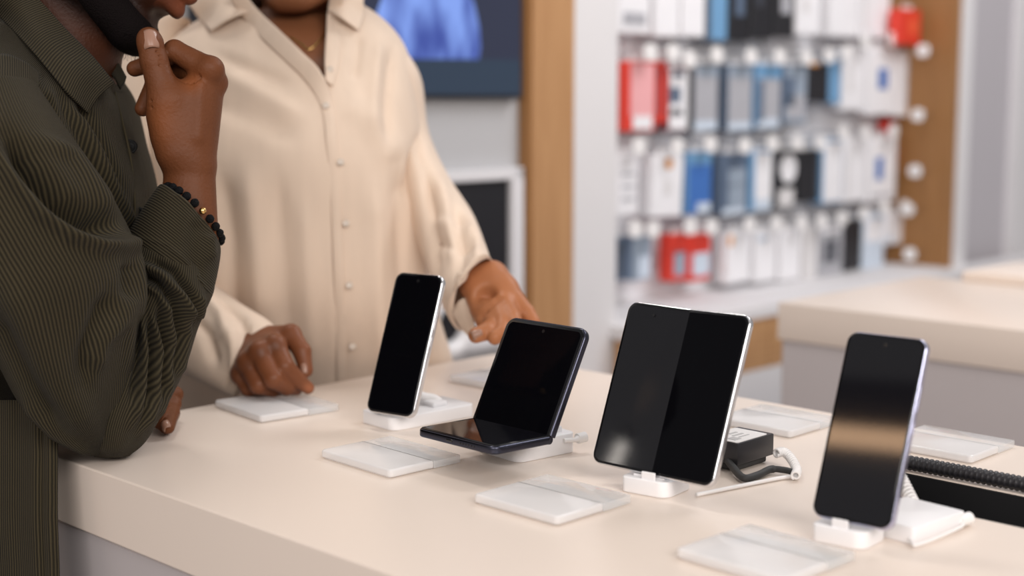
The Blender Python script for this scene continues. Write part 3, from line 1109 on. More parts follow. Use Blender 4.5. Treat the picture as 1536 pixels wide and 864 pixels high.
def packet(px0, px1, py0, py1, body, desc, front=None, patches=(), off=0.0, depth=.035, tilt=0.0, head=True, hang=True):
    """accessory packet on a hook; patches are (u0,u1,v0,v1,colour) on its front face, v from the bottom"""
    t0, za = WP(px0, (py0 + py1) / 2, off); t1, _ = WP(px1, (py0 + py1) / 2, off)
    xm = (px0 + px1) / 2
    z1 = WP(xm, py0, off)[1]; z0 = WP(xm, py1, off)[1]
    w, h = t1 - t0, z1 - z0
    tm = (t0 + t1) / 2
    root = wroot('accessory_packet', tm, z0, off)
    root.rotation_euler = (0, tilt, WANG)
    tag(root, desc, 'packet', PACKS)
    bm = bmesh.new()
    add_box(bm, (0, depth / 2, h / 2), (w, depth, h), bev=.002, seg=1)
    from_bm('packet_box', bm, PM[body], root)
    if front:
        bm = bmesh.new()
        add_box(bm, (0, -.0006, h * .5), (w * .92, .0012, h * .94))
        from_bm('packet_front', bm, PM[front], root)
    for (u0, u1, v0, v1, c) in patches:
        bm = bmesh.new()
        if c.startswith('o:'):
            n = 20
            add_prism(bm, [(math.cos(k / n * 2 * math.pi) * (u1 - u0) / 2 * w, math.sin(k / n * 2 * math.pi) * (u1 - u0) / 2 * w) for k in range(n)], 0, .0012,
                      Matrix.Translation((((u0 + u1) / 2 - .5) * w, -.0012, (v0 + v1) / 2 * h)) @ Matrix.Rotation(math.pi / 2, 4, 'X'))
            c = c[2:]
        else:
            add_box(bm, (((u0 + u1) / 2 - .5) * w, -.0012, (v0 + v1) / 2 * h), ((u1 - u0) * w, .0012, (v1 - v0) * h))
        from_bm('printed_patch', bm, PM[c], root)
    # cardboard hanger with its hole
    bm = bmesh.new()
    add_prism(bm, rounded_rect(w * .5, .0175, (.001, .001, .007, .007), 4), 0, .0012, Matrix.Translation((-w * .25, depth * .4, h - .004)) @ Matrix.Rotation(math.pi / 2, 4, 'X'))
    from_bm('hanger', bm, PM['offwhite'], root)
    if hang:
        hk = wroot('display_hook', tm, z1 + .018, off)
        tag(hk, 'hook holding the ' + (desc if len(desc.split()) < 14 else desc.split(',')[0]), 'hook', HOOKS)
        bm = bmesh.new()
        add_tube(bm, [(0, .0708 + off, 0), (0, -.03, 0)], .0028, 8)
        from_bm('rod', bm, PM['hook'], hk, auto=40)
        if head:
            bm = bmesh.new()
            add_prism(bm, rounded_rect(.048, .040, .016, 5), 0, .004, Matrix.Translation((-.024, -.030, -.018)) @ Matrix.Rotation(math.pi / 2, 4, 'X'), bev=.001, seg=1)
            from_bm('price_tag', bm, PM['tagw'], hk)
    return root


ORD = ['first', 'second', 'third', 'fourth', 'fifth', 'sixth', 'seventh', 'eighth', 'ninth', 'tenth', 'eleventh', 'twelfth']
rows = {
    'top row': [
        (928, 976, -75, 50, 'white', 'white packet', None, [(.15, .85, .1, .25, 'grey')]),
        (983, 1020, -70, 55, 'white', 'white packet', None, [(.1, .9, .55, .62, 'grey')]),
        (1024, 1058, -70, 55, 'white', 'plain white packet', None, []),
        (1066, 1091, -65, 63, 'slate', 'blue packet', 'sky', []),
        (1094, 1125, -65, 62, 'black', 'black packet with grey print', None, [(.3, .7, .3, .75, 'slate')]),
        (1128, 1160, -62, 58, 'black', 'plain black packet', None, [(.2, .5, .4, .6, 'dark')]),
        (1163, 1192, -60, 55, 'black', 'black packet with a pale window', None, [(.3, .8, .3, .55, 'grey'), (.1, .9, .8, .95, 'offwhite')]),
        (1196, 1231, -58, 52, 'white', 'white packet', None, [(.2, .5, .3, .5, 'offwhite')]),
        (1246, 1288, -58, 55, 'white', 'white packet', None, [(.3, .7, .6, .7, 'grey')]),
        (1291, 1336, -58, 57, 'white', 'white packet beside the red one', None, [(.1, .2, .1, .9, 'offwhite')])],
    'second row': [
        (934, 983, 92, 197, 'red', 'red packet with pink front and white foot', None, [(.22, .95, .22, .97, 'pink'), (.3, .9, .03, .22, 'white')]),
        (985, 1001, 92, 184, 'red', 'narrow red packet', None, [(.1, .4, .1, .9, 'maroon')]),
        (1003, 1032, 102, 197, 'maroon', 'white packet with dark blotches', 'white', [(.05, .6, .45, .7, 'slate'), (.1, .7, .25, .35, 'dark'), (.2, .7, .85, .95, 'slate')]),
        (1040, 1077, 95, 195, 'dark', 'grey fronted packet with pale blue bands', 'grey', [(.12, .96, .80, .95, 'steel'), (.05, .95, .0, .14, 'ice')]),
        (1091, 1128, 97, 195, 'slate', 'pale grey packet with blue sides', 'grey', [(.05, .96, .8, .96, 'steel'), (.05, .95, .0, .12, 'ice')]),
        (1134, 1171, 97, 192, 'sky', 'grey and blue packet', 'grey', [(.04, .96, .78, .98, 'sky'), (.05, .3, .1, .75, 'slate'), (.1, .9, .0, .15, 'ice')]),
        (1176, 1210, 98, 186, 'slate', 'dark blue packet', 'steel', [(.1, .9, .1, .5, 'grey'), (.05, .45, .3, .8, 'slate')]),
        (1212, 1243, 95, 153, 'black', 'small black packet', None, [(.05, .5, .93, 1.0, 'orange')]),
        (1245, 1261, 91, 155, 'sky', 'slim sky blue packet', None, []),
        (1265, 1298, 74, 165, 'white', 'plain white packet', None, [(.2, .4, .3, .8, 'offwhite')]),
        (1302, 1344, 70, 172, 'white', 'white packet with blue square', None, [(.36, .68, .38, .68, 'blue')]),
        (1347, 1386, 79, 174, 'white', 'white packet with grey stripes', None, [(.3, .36, .15, .85, 'grey'), (.6, .66, .15, .85, 'grey')])],
    'third row': [
        (926, 958, 232, 323, 'white', 'white packet with grey lines', None, [(.2, .8, .25, .3, 'grey'), (.2, .8, .45, .5, 'grey'), (.2, .8, .65, .7, 'grey')]),
        (976, 1023, 232, 325, 'white', 'tilted white packet with orange dot', None, [(.4, .62, .78, .93, 'o:orange'), (.4, .6, .35, .6, 'offwhite')]),
        (1031, 1067, 228, 321, 'sky', 'blue packet', 'blue', [(.05, .95, .8, .98, 'sky'), (.4, .95, .02, .18, 'ice')]),
        (1080, 1121, 230, 321, 'slate', 'dark slate packet with grey front', None, [(.3, .92, .1, .75, 'steel'), (.1, .9, .0, .1, 'ice'), (.2, .9, .45, .5, 'slate')]),
        (1125, 1158, 226, 317, 'sky', 'white packet with blue edge', 'white', [(.0, .2, .05, .95, 'sky'), (.2, .9, .02, .2, 'ice')]),
        (1163, 1195, 225, 311, 'black', 'black packet with white disc and pale foot', None, [(.2, .95, .5, .85, 'o:white'), (.15, .85, .02, .32, 'offwhite')]),
        (1198, 1228, 225, 302, 'black', 'plain black packet', None, [(.8, .97, .05, .95, 'dark')]),
        (1234, 1263, 210, 305, 'sky', 'slim white packet with blue side', 'white', []),
        (1266, 1298, 210, 302, 'white', 'white packet with pale stripe', None, [(.1, .25, .1, .9, 'offwhite')]),
        (1303, 1344, 207, 302, 'white', 'white packet with blue mark', None, [(.25, .5, .35, .7, 'blue'), (.1, .9, .08, .12, 'grey')])],
    'bottom row': [
        (927, 947, 355, 420, 'slate', 'dark grey packet', None, [(.1, .4, .1, .9, 'dark')]),
        (950, 977, 355, 420, 'steel', 'bluish grey packet', None, [(.3, .9, .05, .55, 'ice')]),
        (1005, 1033, 351, 421, 'red', 'red topped packet with grey window', None, [(.2, .8, .12, .6, 'steel'), (.0, 1, .62, .64, 'maroon')]),
        (1036, 1066, 351, 421, 'red', 'red topped packet with pale window', None, [(.1, .92, .12, .6, 'ice')]),
        (1091, 1125, 348, 424, 'white', 'white packet with orange corner', None, [(.05, .2, .75, .95, 'orange')]),
        (1133, 1164, 346, 422, 'white', 'white packet', None, [(.1, .5, .8, .9, 'ice')]),
        (1171, 1201, 344, 420, 'white', 'plain white packet', None, []),
        (1206, 1226, 342, 418, 'offwhite', 'slim off-white packet', None, []),
        (1228, 1264, 338, 412, 'grey', 'grey packet with dark stripes', None, [(.2, .4, .25, .7, 'dark'), (.5, .75, .25, .7, 'dark'), (.1, .9, .85, .95, 'white')]),
        (1267, 1292, 330, 404, 'black', 'black packet', None, []),
        (1295, 1326, 321, 402, 'ice', 'pale blue packet', None, [(.1, .9, .5, .9, 'white')]),
        (1329, 1353, 319, 366, 'white', 'short white packet', None, [(.1, .4, .05, .3, 'ice')])]}
for rn, items in rows.items():
    n = len(items)
    for i, it in enumerate(items):
        where = ('leftmost' if i == 0 else 'rightmost' if i == n - 1 else ORD[i] + ' from left') + ' in the ' + rn
        packet(*it[:5], it[5] + ', ' + where, *it[6:8], tilt=math.radians(2.5) if 'tilted' in it[5] else 0.0, head=(rn != 'top row'))
# red packets hanging at the wooden end
packet(1349, 1381, 14, 67, 'red', 'orange red packet against the wooden end panel, level with the top row', None, [(.45, .8, .3, .75, 'rust')], off=.05, hang=False)
packet(1332, 1367, 178, 246, 'red', 'orange red packet against the wooden end panel, below the white packets of the second row', None, [(.0, .3, .3, .9, 'maroon')], off=-.033, hang=False)

# empty hooks on the wooden return
for i, (px, py) in enumerate(((1405, 77), (1397, 172), (1393, 255), (1382, 312), (1385, 378))):
    # the return stands across the wall: find where the ray meets it
    d = FWD + (px - 768) / FOC * RGT + (432 - py) / FOC * UPV
    o = WO + E2 * t_end
    tt = (o - CAM).dot(E2) / d.dot(E2)
    p = CAM + d * tt
    hk = empty('display_hook', p, WANG)
    tag(hk, ['empty white tipped hook on the wooden end panel, highest of five', 'empty white tipped hook on the wooden end panel, second from the top', 'empty white tipped hook on the wooden end panel, third from the top',
             'empty white tipped hook on the wooden end panel, second from the bottom', 'empty white tipped hook on the wooden end panel, lowest of five'][i], 'hook', HOOKS)
    bm = bmesh.new()
    add_tube(bm, [(0, 0, 0), (-.085, 0, 0)], .003, 8)
    from_bm('rod', bm, PM['hook'], hk, auto=40)
    bm = bmesh.new()
    add_prism(bm, rounded_rect(.040, .036, .014, 5), 0, .004, Matrix.Translation((-.085, .020, -.018)) @ Matrix.Rotation(math.pi / 2, 4, 'Z') @ Matrix.Rotation(math.pi / 2, 4, 'X') @ Matrix.Translation((-.040, 0, 0)), bev=.001, seg=1)
    from_bm('price_tag', bm, PM['tagw'], hk)

# ---- low cabinet under the display
CO = .20
ct = wroot('display_cabinet', 0, 0)
tag(ct, 'white low cabinet with an oak drawer band under the wall of accessories', 'cabinet')
zt = WP(1100, 434, 0)[1] - .004; zw1 = WP(1130, 480, CO)[1]; zw0 = WP(1130, 557, CO)[1]
tl, tr_ = tw2 - .02, t_end + .6
bm = bmesh.new()
wbox(bm, tl, tr_, FO + .006, CO, zw1, zt - .002, bev=.003); wbox(bm, tl, t_end - .003, -.074, FO + .006, zt - .03, zt, bev=.002)
from_bm('worktop', bm, M['white_wall'], ct)
bm = bmesh.new()
wbox(bm, tl + .01, tr_ - .01, FO + .006, CO - .005, zw0, zw1)
from_bm('drawer_band', bm, M['wood_x'], ct)
for k in range(1, 4):
    bm = bmesh.new()
    tk = tl + (tr_ - tl) * k / 4
    wbox(bm, tk - .002, tk + .002, CO - .006, CO - .0045, zw0, zw1)
    from_bm('drawer_gap', bm, M['wood_dark'], ct)
bm = bmesh.new()
wbox(bm, tl + .01, tr_ - .01, FO + .006, CO - .005, .0, zw0)
from_bm('cabinet_body', bm, M['white_wall'], ct)
# ---- wall screen behind the person in beige
SO = FO - .03
s_r, s_zb = WP(784, 148, SO + .03)
s_l = WP(300, 148, SO + .03)[0]
sh = 1.0
tv = wroot('wall_screen', s_l, s_zb, SO)
tag(tv, 'large dark blue wall screen showing a blue garment, behind the person in beige', 'screen')
Wd = s_r - s_l
bm = bmesh.new()
add_box(bm, (Wd / 2, -.014, sh / 2), (Wd, .028, sh), bev=.003)
from_bm('screen_housing', bm, mat('screen_housing', (.02, .024, .035), .4), tv)
bm = bmesh.new()
add_box(bm, (Wd / 2, -.029, sh / 2 + .002), (Wd - .012, .002, sh - .012))
navy = mat('screen_navy', (.01, .012, .02), .3, emit=lin((42, 46, 66)), estr=.85)
disp = from_bm('screen_surface', bm, navy, tv)
zb1 = WP(700, 88, SO + .03)[1] - s_zb
bm = bmesh.new()
add_box(bm, (Wd / 2, -.0305, zb1 / 2 + .004), (Wd - .014, .001, zb1 - .008))
from_bm('caption_band', bm, mat('screen_band', (.01, .015, .02), .3, emit=lin((42, 56, 76)), estr=.85), disp)
# the pictured garment, a flat picture on the screen
pic, nt, b = new_mat('screen_picture_blue')
N, L = nt.nodes, nt.links
tc = N.new('ShaderNodeTexCoord'); mp = N.new('ShaderNodeMapping'); mp.inputs['Scale'].default_value = (7, 1, 2.4); mp.inputs['Rotation'].default_value = (0, .45, 0)
nz = N.new('ShaderNodeTexNoise'); nz.inputs['Scale'].default_value = 2.6; nz.inputs['Detail'].default_value = 2
cr = N.new('ShaderNodeValToRGB')
cr.color_ramp.elements[0].position = .36; cr.color_ramp.elements[0].color = (*lin((44, 66, 150)), 1)
cr.color_ramp.elements[1].position = .60; cr.color_ramp.elements[1].color = (*lin((128, 160, 236)), 1)
L.new(tc.outputs['Object'], mp.inputs['Vector']); L.new(mp.outputs['Vector'], nz.inputs['Vector']); L.new(nz.outputs['Fac'], cr.inputs['Fac'])
L.new(cr.outputs['Color'], b.inputs['Emission Color']); b.inputs['Emission Strength'].default_value = .95
b.inputs['Base Color'].default_value = (.02, .03, .08, 1)
poly = [(560, 88), (718, 89), (721, 70), (719, 40), (712, 8), (700, -25), (680, -60), (640, -75), (600, -60), (580, -20), (568, 12), (560, 40), (552, 66)]
pts = []
for (x, y) in poly:
    t, z = WP(x, y, SO + .032)
    pts.append((t - s_l, z - s_zb))
bm = bmesh.new()
f = bm.faces.new([bm.verts.new((x, -.0320, z)) for x, z in pts])
r = bmesh.ops.extrude_face_region(bm, geom=[f])
bmesh.ops.translate(bm, vec=(0, .0012, 0), verts=[v for v in r['geom'] if isinstance(v, bmesh.types.BMVert)])
from_bm('pictured_garment', bm, pic, disp)

# ---- framed black panel under the screen
fo = SO
f0, fz1 = WP(560, 262, fo + .02); f1, _ = WP(784, 262, fo + .02); _, fz0 = WP(700, 528, fo + .02)
fp = wroot('framed_panel', f0, fz0, fo)
tag(fp, 'black panel with a white ring in a white frame, under the wall screen', 'panel')
fw, fh = f1 - f0, fz1 - fz0
bt = .055
bm = bmesh.new()
for c, s in (((fw / 2, -.012, fh - .012), (fw, .024, .022)), ((fw / 2, -.012, .012), (fw, .024, .022)), ((bt / 2, -.012, fh / 2), (bt, .024, fh)), ((fw - bt / 2 + .01, -.012, fh / 2), (bt - .02, .024, fh))):
    add_box(bm, c, s, bev=.002)
from_bm('frame', bm, M['white_metal'], fp)
bm = bmesh.new()
add_box(bm, (fw / 2, -.006, fh / 2), (fw - .03, .012, fh - .03))
fb = from_bm('panel_board', bm, mat('panel_black', (.012, .012, .016), .35), fp)
rt, rz = WP(672, 488, fo + .015)
bm = bmesh.new()
add_tube(bm, [(rt - f0 + .052 * math.cos(a), -.016, rz - fz0 + .052 * math.sin(a)) for a in [k / 32 * 2 * math.pi for k in range(32)]], .019, 12, close=True)
from_bm('white_ring', bm, M['white_plastic'], fb, smooth=True)
bm = bmesh.new()
add_box(bm, (.12, -.0125, fh * .62), (.16, .001, fh * .60))
tag(from_bm('printed_patch', bm, mat('teal_print', (.05, .10, .12), .35), fb), 'dark teal printed area')

# ---- low ledge in front of it
lz = WP(710, 527, .165)[1]
lg = wroot('low_cabinet', WP(500, 526, .42)[0], 0, 0)
tag(lg, 'beige low cabinet under the framed black panel', 'cabinet')
w_ = T(800, .42) - T(500, .42)
bm = bmesh.new()
add_box(bm, (w_ / 2, -.29 + .42 - .42, lz / 2), (w_, .25, lz), bev=.003)
from_bm('cabinet_body', bm, M['counter'], lg)
bm = bmesh.new()
for k in range(3):
    add_box(bm, (w_ * (k + .5) / 3, -.4165, lz * .45), (w_ / 3 - .008, .004, lz * .8), bev=.001)
from_bm('cabinet_door', bm, M['counter'], lg)

# ---- second counter at the right
q0 = G(1167, 453)
dep = (G(1411, 417) - q0).dot(EB)
c2 = empty('display_counter', q0 - Vector((0, 0, CT)), YAW)
tag(c2, 'second warm white counter further back at the right, with a bare top', 'counter')
L2 = 2.6
bm = bmesh.new()
add_box(bm, (L2 / 2, dep / 2, CT - TH / 2), (L2, dep, TH), bev=.0016, seg=2)
from_bm('countertop', bm, M['counter'], c2, auto=40)
bm = bmesh.new()
add_box(bm, (L2 / 2, dep / 2, (CT - TH + .09) / 2), (L2 - .012, dep - .012, CT - TH - .09), bev=.002, seg=1)
tag(from_bm('cabinet_body', bm, M['base'], c2), 'grey cabinet body')
bm = bmesh.new()
add_box(bm, (L2 / 2, dep / 2, .045), (L2 - .1, dep - .1, .09))
from_bm('plinth', bm, M['black_plastic'], c2)
q1 = G(1440, 421)
tb = empty('display_board', q1, YAW)
tag(tb, 'thin beige display board lying on the second counter', 'display board')
bm = bmesh.new()
add_prism(bm, rounded_rect(.7, .25, .01, 4), 0, .018, bev=.002, seg=2)
from_bm('board', bm, M['counter'], tb, auto=40)

# ---------------------------------------------------------------- light
wd = bpy.data.worlds.new('shop_ambient'); SC.world = wd
wd.use_nodes = True
bg = wd.node_tree.nodes['Background']
bg.inputs['Color'].default_value = (1.0, .97, .96, 1)
bg.inputs['Strength'].default_value = .36


def area(name, loc, target, sx, sy, power, col=(1, .96, .92)):
    l = bpy.data.lights.new(name, 'AREA')
    l.shape = 'RECTANGLE'; l.size = sx; l.size_y = sy; l.energy = power; l.color = col
    o = bpy.data.objects.new(name, l); COL.objects.link(o)
    o.location = loc
    o.rotation_euler = (Vector(target) - Vector(loc)).to_track_quat('-Z', 'Y').to_euler()
    return o


area('ceiling_panel_light', (-.40, 2.12, 3.0), (.0, 1.45, .95), .38, .38, 9.5, (1, .955, .91))
area('ceiling_panel_light', (1.3, .9, 3.1), (.5, 1.6, .95), 1.2, 1.2, 3, (1, .955, .91))
area('ceiling_panel_light', (1.7, 2.6, 3.1), (1.0, 3.6, 1.2), 1.2, 1.2, 40, (.985, .975, 1))
area('front_fill_light', (-.9, -2.0, 2.5), (.0, 1.4, 1.0), 2.2, 1.2, 58, (1, .93, .89))  # added soft fill from behind the camera, left; not a shop fixture
area('front_fill_light', (1.5, -1.6, 2.7), (-.1, 1.9, 1.15), 1.8, 1.2, 74, (1, .94, .90))  # second added fill, front right, brightens the beige shirt and counters


def ceiling_lamp(name, c, axis, L, w, h, col, strength, label, cat, body=True):
    c = Vector(c)
    root = empty(name, c, math.atan2(axis[1], axis[0]))
    tag(root, label, cat)
    bm = bmesh.new()
    add_box(bm, (0, 0, h / 2 + .004), (L + .02, w + .02, h), bev=.004)
    from_bm('housing', bm, M['black_plastic'], root)
    if strength:
        bm = bmesh.new()
        add_prism(bm, [(x - L / 2, y - w / 2) for x, y in rounded_rect(L, w, w * .3, 5)], 0, .0035)
        from_bm('diffuser', bm, mat(name + '_glow', (.8, .8, .8), .5, emit=col, estr=strength), root)
    bm = bmesh.new()
    for q in (-.4, .4):
        add_tube(bm, [(L * q, 0, h), (L * q, 0, 3.2 - c.z)], .003, 6)
    from_bm('suspension', bm, M['silver'], root)
    return root


ceiling_lamp('linear_lamp', (-3.47, -.32, 2.9), (.83, -.55), 1.0, .15, .05, (1, .62, .36), 13, 'long warm linear ceiling lamp at the left, mirrored in the lilac edged phone', 'lamp')
ceiling_lamp('linear_lamp', (-3.25, .37, 2.22), (.966, .26), .75, .026, .05, (1, .92, .84), 18, 'narrow white linear ceiling lamp far left, mirrored in the wide unfolded phone', 'lamp')
ceiling_lamp('ceiling_beam', (-3.24, -.20, 2.9), (.83, -.55), 1.0, .11, .08, None, 0, 'black ceiling beam beside the warm lamp at the left', 'beam')
SC.view_settings.view_transform = 'Standard'
SC.view_settings.look = 'None'
SC.view_settings.gamma = 1
SC.view_settings.exposure = 0.0
SC.view_settings.use_curve_mapping = False
SC.cycles.use_denoising = True
SC.cycles.max_bounces = 8
SC.cycles.caustics_reflective = False
SC.cycles.caustics_refractive = False
SC.cycles.sample_clamp_indirect = 6
# ================================================================ people
def pr(px, D): return px * D / FOC


def vcol(me, cols):
    at = me.color_attributes.new('tint', 'FLOAT_COLOR', 'POINT')
    c = np.concatenate([cols, np.ones((len(cols), 1))], 1).astype(np.float32)
    at.data.foreach_set('color', c.ravel())


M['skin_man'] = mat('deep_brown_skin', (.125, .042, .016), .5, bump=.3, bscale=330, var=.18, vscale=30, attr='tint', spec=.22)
M['skin_woman'] = mat('brown_skin', (.295, .115, .052), .42, bump=.12, bscale=300, var=.12, vscale=30, attr='tint', spec=.28)
M['nail'] = mat('fingernail', (.30, .165, .115), .3)
M['beard'] = mat('black_hair', (.008, .006, .006), .8, bump=.9, bscale=700, spec=.04)
M['cord'] = corduroy_mat('olive_corduroy', (.054, .043, .023), (.012, .0098, .0055), .0028, .85)
M['cord_fine'] = corduroy_mat('olive_corduroy_fine', (.054, .044, .025), (.014, .0112, .0065), .0023, .75)
M['button_dark'] = mat('dark_horn_button', (.005, .005, .005), .5, spec=.15)
M['trouser'] = mat('black_trousers', (.012, .012, .014), .8, bump=.2)
M['shoe'] = mat('black_leather_shoe', (.012, .011, .011), .4)
M['linen'] = linen_mat('beige_linen', (.71, .57, .455))
M['button_clear'] = mat('pearl_button', (.62, .54, .46), .2)
M['gold'] = mat('gold', (.75, .48, .18), .25, metal=1.0)
M['lava'] = mat('black_lava_bead', (.004, .004, .0045), .6, bump=1.0, bscale=900, spec=.15)
M['lips'] = mat('lips', (.13, .045, .035), .35)


def nail_at(parent, p, n, up, w, l, name='fingernail'):
    """curved nail plate at p with outward normal n and finger direction up"""
    n = n.normalized(); up = (up - n * up.dot(n)).normalized(); x = up.cross(n)
    bm = bmesh.new()
    nu, nv = 10, 8
    g = []
    for i in range(nu + 1):
        r = []
        for j in range(nv + 1):
            a = (i / nu - .5) * 2; b = (j / nv - .5) * 2
            sx = a * (1 - .16 * max(0, -b) ** 2 - .22 * max(0, b) ** 3)
            z = -.34 * w * a * a - .05 * l * b * b
            r.append(bm.verts.new(p + x * (sx * w / 2) + up * (b * l / 2) + n * z))
        g.append(r)
    for i in range(nu):
        for j in range(nv):
            bm.faces.new((g[i][j], g[i + 1][j], g[i + 1][j + 1], g[i][j + 1]))
    o = from_bm(name, bm, M['nail'], parent, smooth=True, world=True)
    so = o.modifiers.new('t', 'SOLIDIFY'); so.thickness = .0009; so.offset = 0
    return o


def head_field(c, Fh, Uh, h=.0028, s=1.0):
    """head with face; local axes forward, side, up.  returns the field and the map from local to world"""
    Rh = Uh.cross(Fh).normalized()                       # left of the face when Uh is up
    B = np.array([list(Fh), list(Rh), list(Uh)]).T
    W = lambda f, r, u: np.array(c) + B @ np.array([f, r, u]) * s
    F = Field(np.array(c) - .215 * s, np.array(c) + .17 * s, h)
    E = lambda cc, rr, k=.012, sub=False: F.ell(W(*cc), np.array(rr) * s, B, k, sub)
    Cn = lambda a, b, ra, rb, k=.008, sub=False: F.cone(W(*a), W(*b), ra * s, rb * s, k, sub)
    E((-.012, 0, .035), (.098, .077, .092))
    E((.030, 0, -.015), (.066, .064, .085), .02)
    for q in (-1, 1):
        Cn((-.005, q * .052, -.045), (.018, q * .047, -.085), .022, .021, .02)
        Cn((.018, q * .047, -.085), (.080, q * .016, -.104), .021, .019, .016)
        E((.055, q * .040, -.020), (.028, .022, .026), .02)        # cheeks
        E((.083, q * .030, .014), (.020, .020, .012), .006, True)   # eye sockets
        E((.070, q * .031, .012), (.0135, .0135, .0135), .003)      # eyes
        Cn((.083, q * .016, .030), (.076, q * .048, .028), .008, .006, .010)
        E((-.008, q * .079, .0), (.026, .008, .033), .006)          # ears
        E((.0, q * .086, .004), (.012, .005, .018), .004, True)
        E((.106, q * .012, -.026), (.012, .0085, .009), .006)       # nostrils
    E((.080, 0, -.104), (.020, .021, .018), .012)                  # chin
    E((.080, 0, -.058), (.022, .034, .030), .014)
    Cn((.090, 0, .022), (.119, 0, -.020), .0075, .0120, .008)      # nose
    Cn((.095, -.020, -.047), (.108, 0, -.044), .0070, .0085, .005); Cn((.095, .020, -.047), (.108, 0, -.044), .0070, .0085, .005)
    Cn((.094, -.018, -.062), (.104, 0, -.064), .0075, .0095, .004); Cn((.094, .018, -.062), (.104, 0, -.064), .0075, .0095, .004)
    Cn((.104, -.024, -.0555), (.118, 0, -.0545), .0012, .0018, .002, True); Cn((.104, .024, -.0555), (.118, 0, -.0545), .0012, .0018, .002, True)
    E((.100, 0, -.079), (.010, .020, .006), .008, True)            # hollow under the lower lip
    return F, W, B, Rh


def coarse_body(prims, h=.007):
    P_ = np.array([p for pr_ in prims for p in (pr_[0], pr_[1])])
    F = Field(P_.min(0) - .22, P_.max(0) + .22, h)
    for a, b, ra, rb, k in prims: F.cone(a, b, ra, rb, k)
    return F


# ---------------------------------------------------------------- man: frame
hipM = P(-300, 800, 1.50)
man = empty('person', (hipM.x, hipM.y, 0))
tag(man, 'bearded person in an olive corduroy overshirt leaning an elbow on the counter, hand at chin', 'person')
bpy.context.view_layer.update()

# head
Dh = 1.465
ch = math.cos(math.radians(35)); shh = math.sin(math.radians(35))
Fh = (RGT * ch - UPV * shh - FWD * .06).normalized()
Uh = (RGT * shh + UPV * ch); Uh = (Uh - Fh * Uh.dot(Fh)).normalized()
hc = P(194, -147, Dh)
F, Wm, Bh, Rh = head_field(hc, Fh, Uh)
nb = P(92, 100, 1.475)
F.cone(Wm(-.030, 0, -.050), np.array(nb), .054, .060, .02)
F.cone(Wm(-.045, 0, -.01), np.array(P(60, 60, 1.475)), .045, .055, .02)
vh = F.mesh()
head_local = (np.array(vh[0]) - np.array(hc)) @ Bh

# right hand and forearm
wr = (283, 256, 1.408)
hand_lo = np.min([np.array(P(170, 380, 1.36)), np.array(P(350, 20, 1.36)), np.array(P(170, 380, 1.50)), np.array(P(350, 20, 1.50))], 0)
hand_hi = np.max([np.array(P(170, 380, 1.36)), np.array(P(350, 20, 1.36)), np.array(P(170, 380, 1.50)), np.array(P(350, 20, 1.50))], 0)
H = Field(hand_lo, hand_hi, .00135)
S = lambda x, y, D: np.array(P(x, y, D))
R_ = lambda r: r * 1.405 / FOC
# forearm and wrist: two bones give an oval section
H.cone(S(276, 370, 1.402), S(284, 262, 1.408), R_(35), R_(27), .01)
H.cone(S(262, 372, 1.410), S(272, 262, 1.412), R_(28), R_(20), .02)
H.cone(S(300, 372, 1.400), S(298, 262, 1.410), R_(26), R_(20), .02)
# back of the hand: bones towards four knuckles (index nearest the viewer)
kn = {'index': (315, 106, 1.404), 'middle': (321, 124, 1.420), 'ring': (318, 145, 1.436), 'little': (311, 163, 1.450)}
base = {'index': (290, 236, 1.404), 'middle': (294, 238, 1.412), 'ring': (291, 242, 1.420), 'little': (284, 246, 1.427)}
for i, f in enumerate(('index', 'middle', 'ring', 'little')):
    H.cone(S(*base[f]), S(*kn[f]), R_(24), R_((15.5, 15.5, 14.5, 13)[i]), .014)
# flesh of the palm between the bones and the thumb
H.cone(S(268, 225, 1.404), S(278, 150, 1.402), R_(30), R_(27), .016)
H.cone(S(285, 205, 1.410), S(298, 135, 1.415), R_(30), R_(24), .014)
# ball of the thumb, thumb
H.cone(S(262, 224, 1.400), S(250, 152, 1.394), R_(24), R_(26), .014)
H.cone(S(250, 200, 1.398), S(243, 175, 1.395), R_(22), R_(21), .012)
H.cone(S(250, 152, 1.394), S(231, 92, 1.390), R_(25.5), R_(19.5), .008)
H.cone(S(231, 92, 1.390), S(225, 64, 1.388), R_(20), R_(18.5), .004)
H.cone(S(225, 64, 1.388), S(223, 58, 1.388), R_(18.5), R_(17), .004)
# index: rises from the knuckle, bends down towards the chin
H.cone(S(*kn['index']), S(262, 76, 1.408), R_(20), R_(16), .006)
H.cone(S(262, 76, 1.408), S(238, 92, 1.418), R_(16), R_(14.5), .003)
H.cone(S(238, 92, 1.418), S(202, 103, 1.420), R_(14), R_(12.2), .003)
# middle, ring and little curl behind the thumb
H.cone(S(*kn['middle']), S(270, 104, 1.432), R_(18), R_(15), .004)
H.cone(S(270, 104, 1.432), S(232, 124, 1.436), R_(15), R_(14), .002)
H.cone(S(232, 124, 1.436), S(214, 163, 1.428), R_(13.5), R_(12), .002)
H.cone(S(*kn['ring']), S(268, 130, 1.450), R_(16), R_(14), .004)
H.cone(S(268, 130, 1.450), S(240, 150, 1.452), R_(14), R_(13), .002)
H.cone(S(240, 150, 1.452), S(232, 178, 1.442), R_(12.5), R_(11), .002)
H.cone(S(*kn['little']), S(272, 155, 1.462), R_(14), R_(12), .004)
H.cone(S(272, 155, 1.462), S(250, 172, 1.462), R_(12), R_(11), .002)
H.cone(S(250, 172, 1.462), S(245, 192, 1.454), R_(11), R_(10), .002)
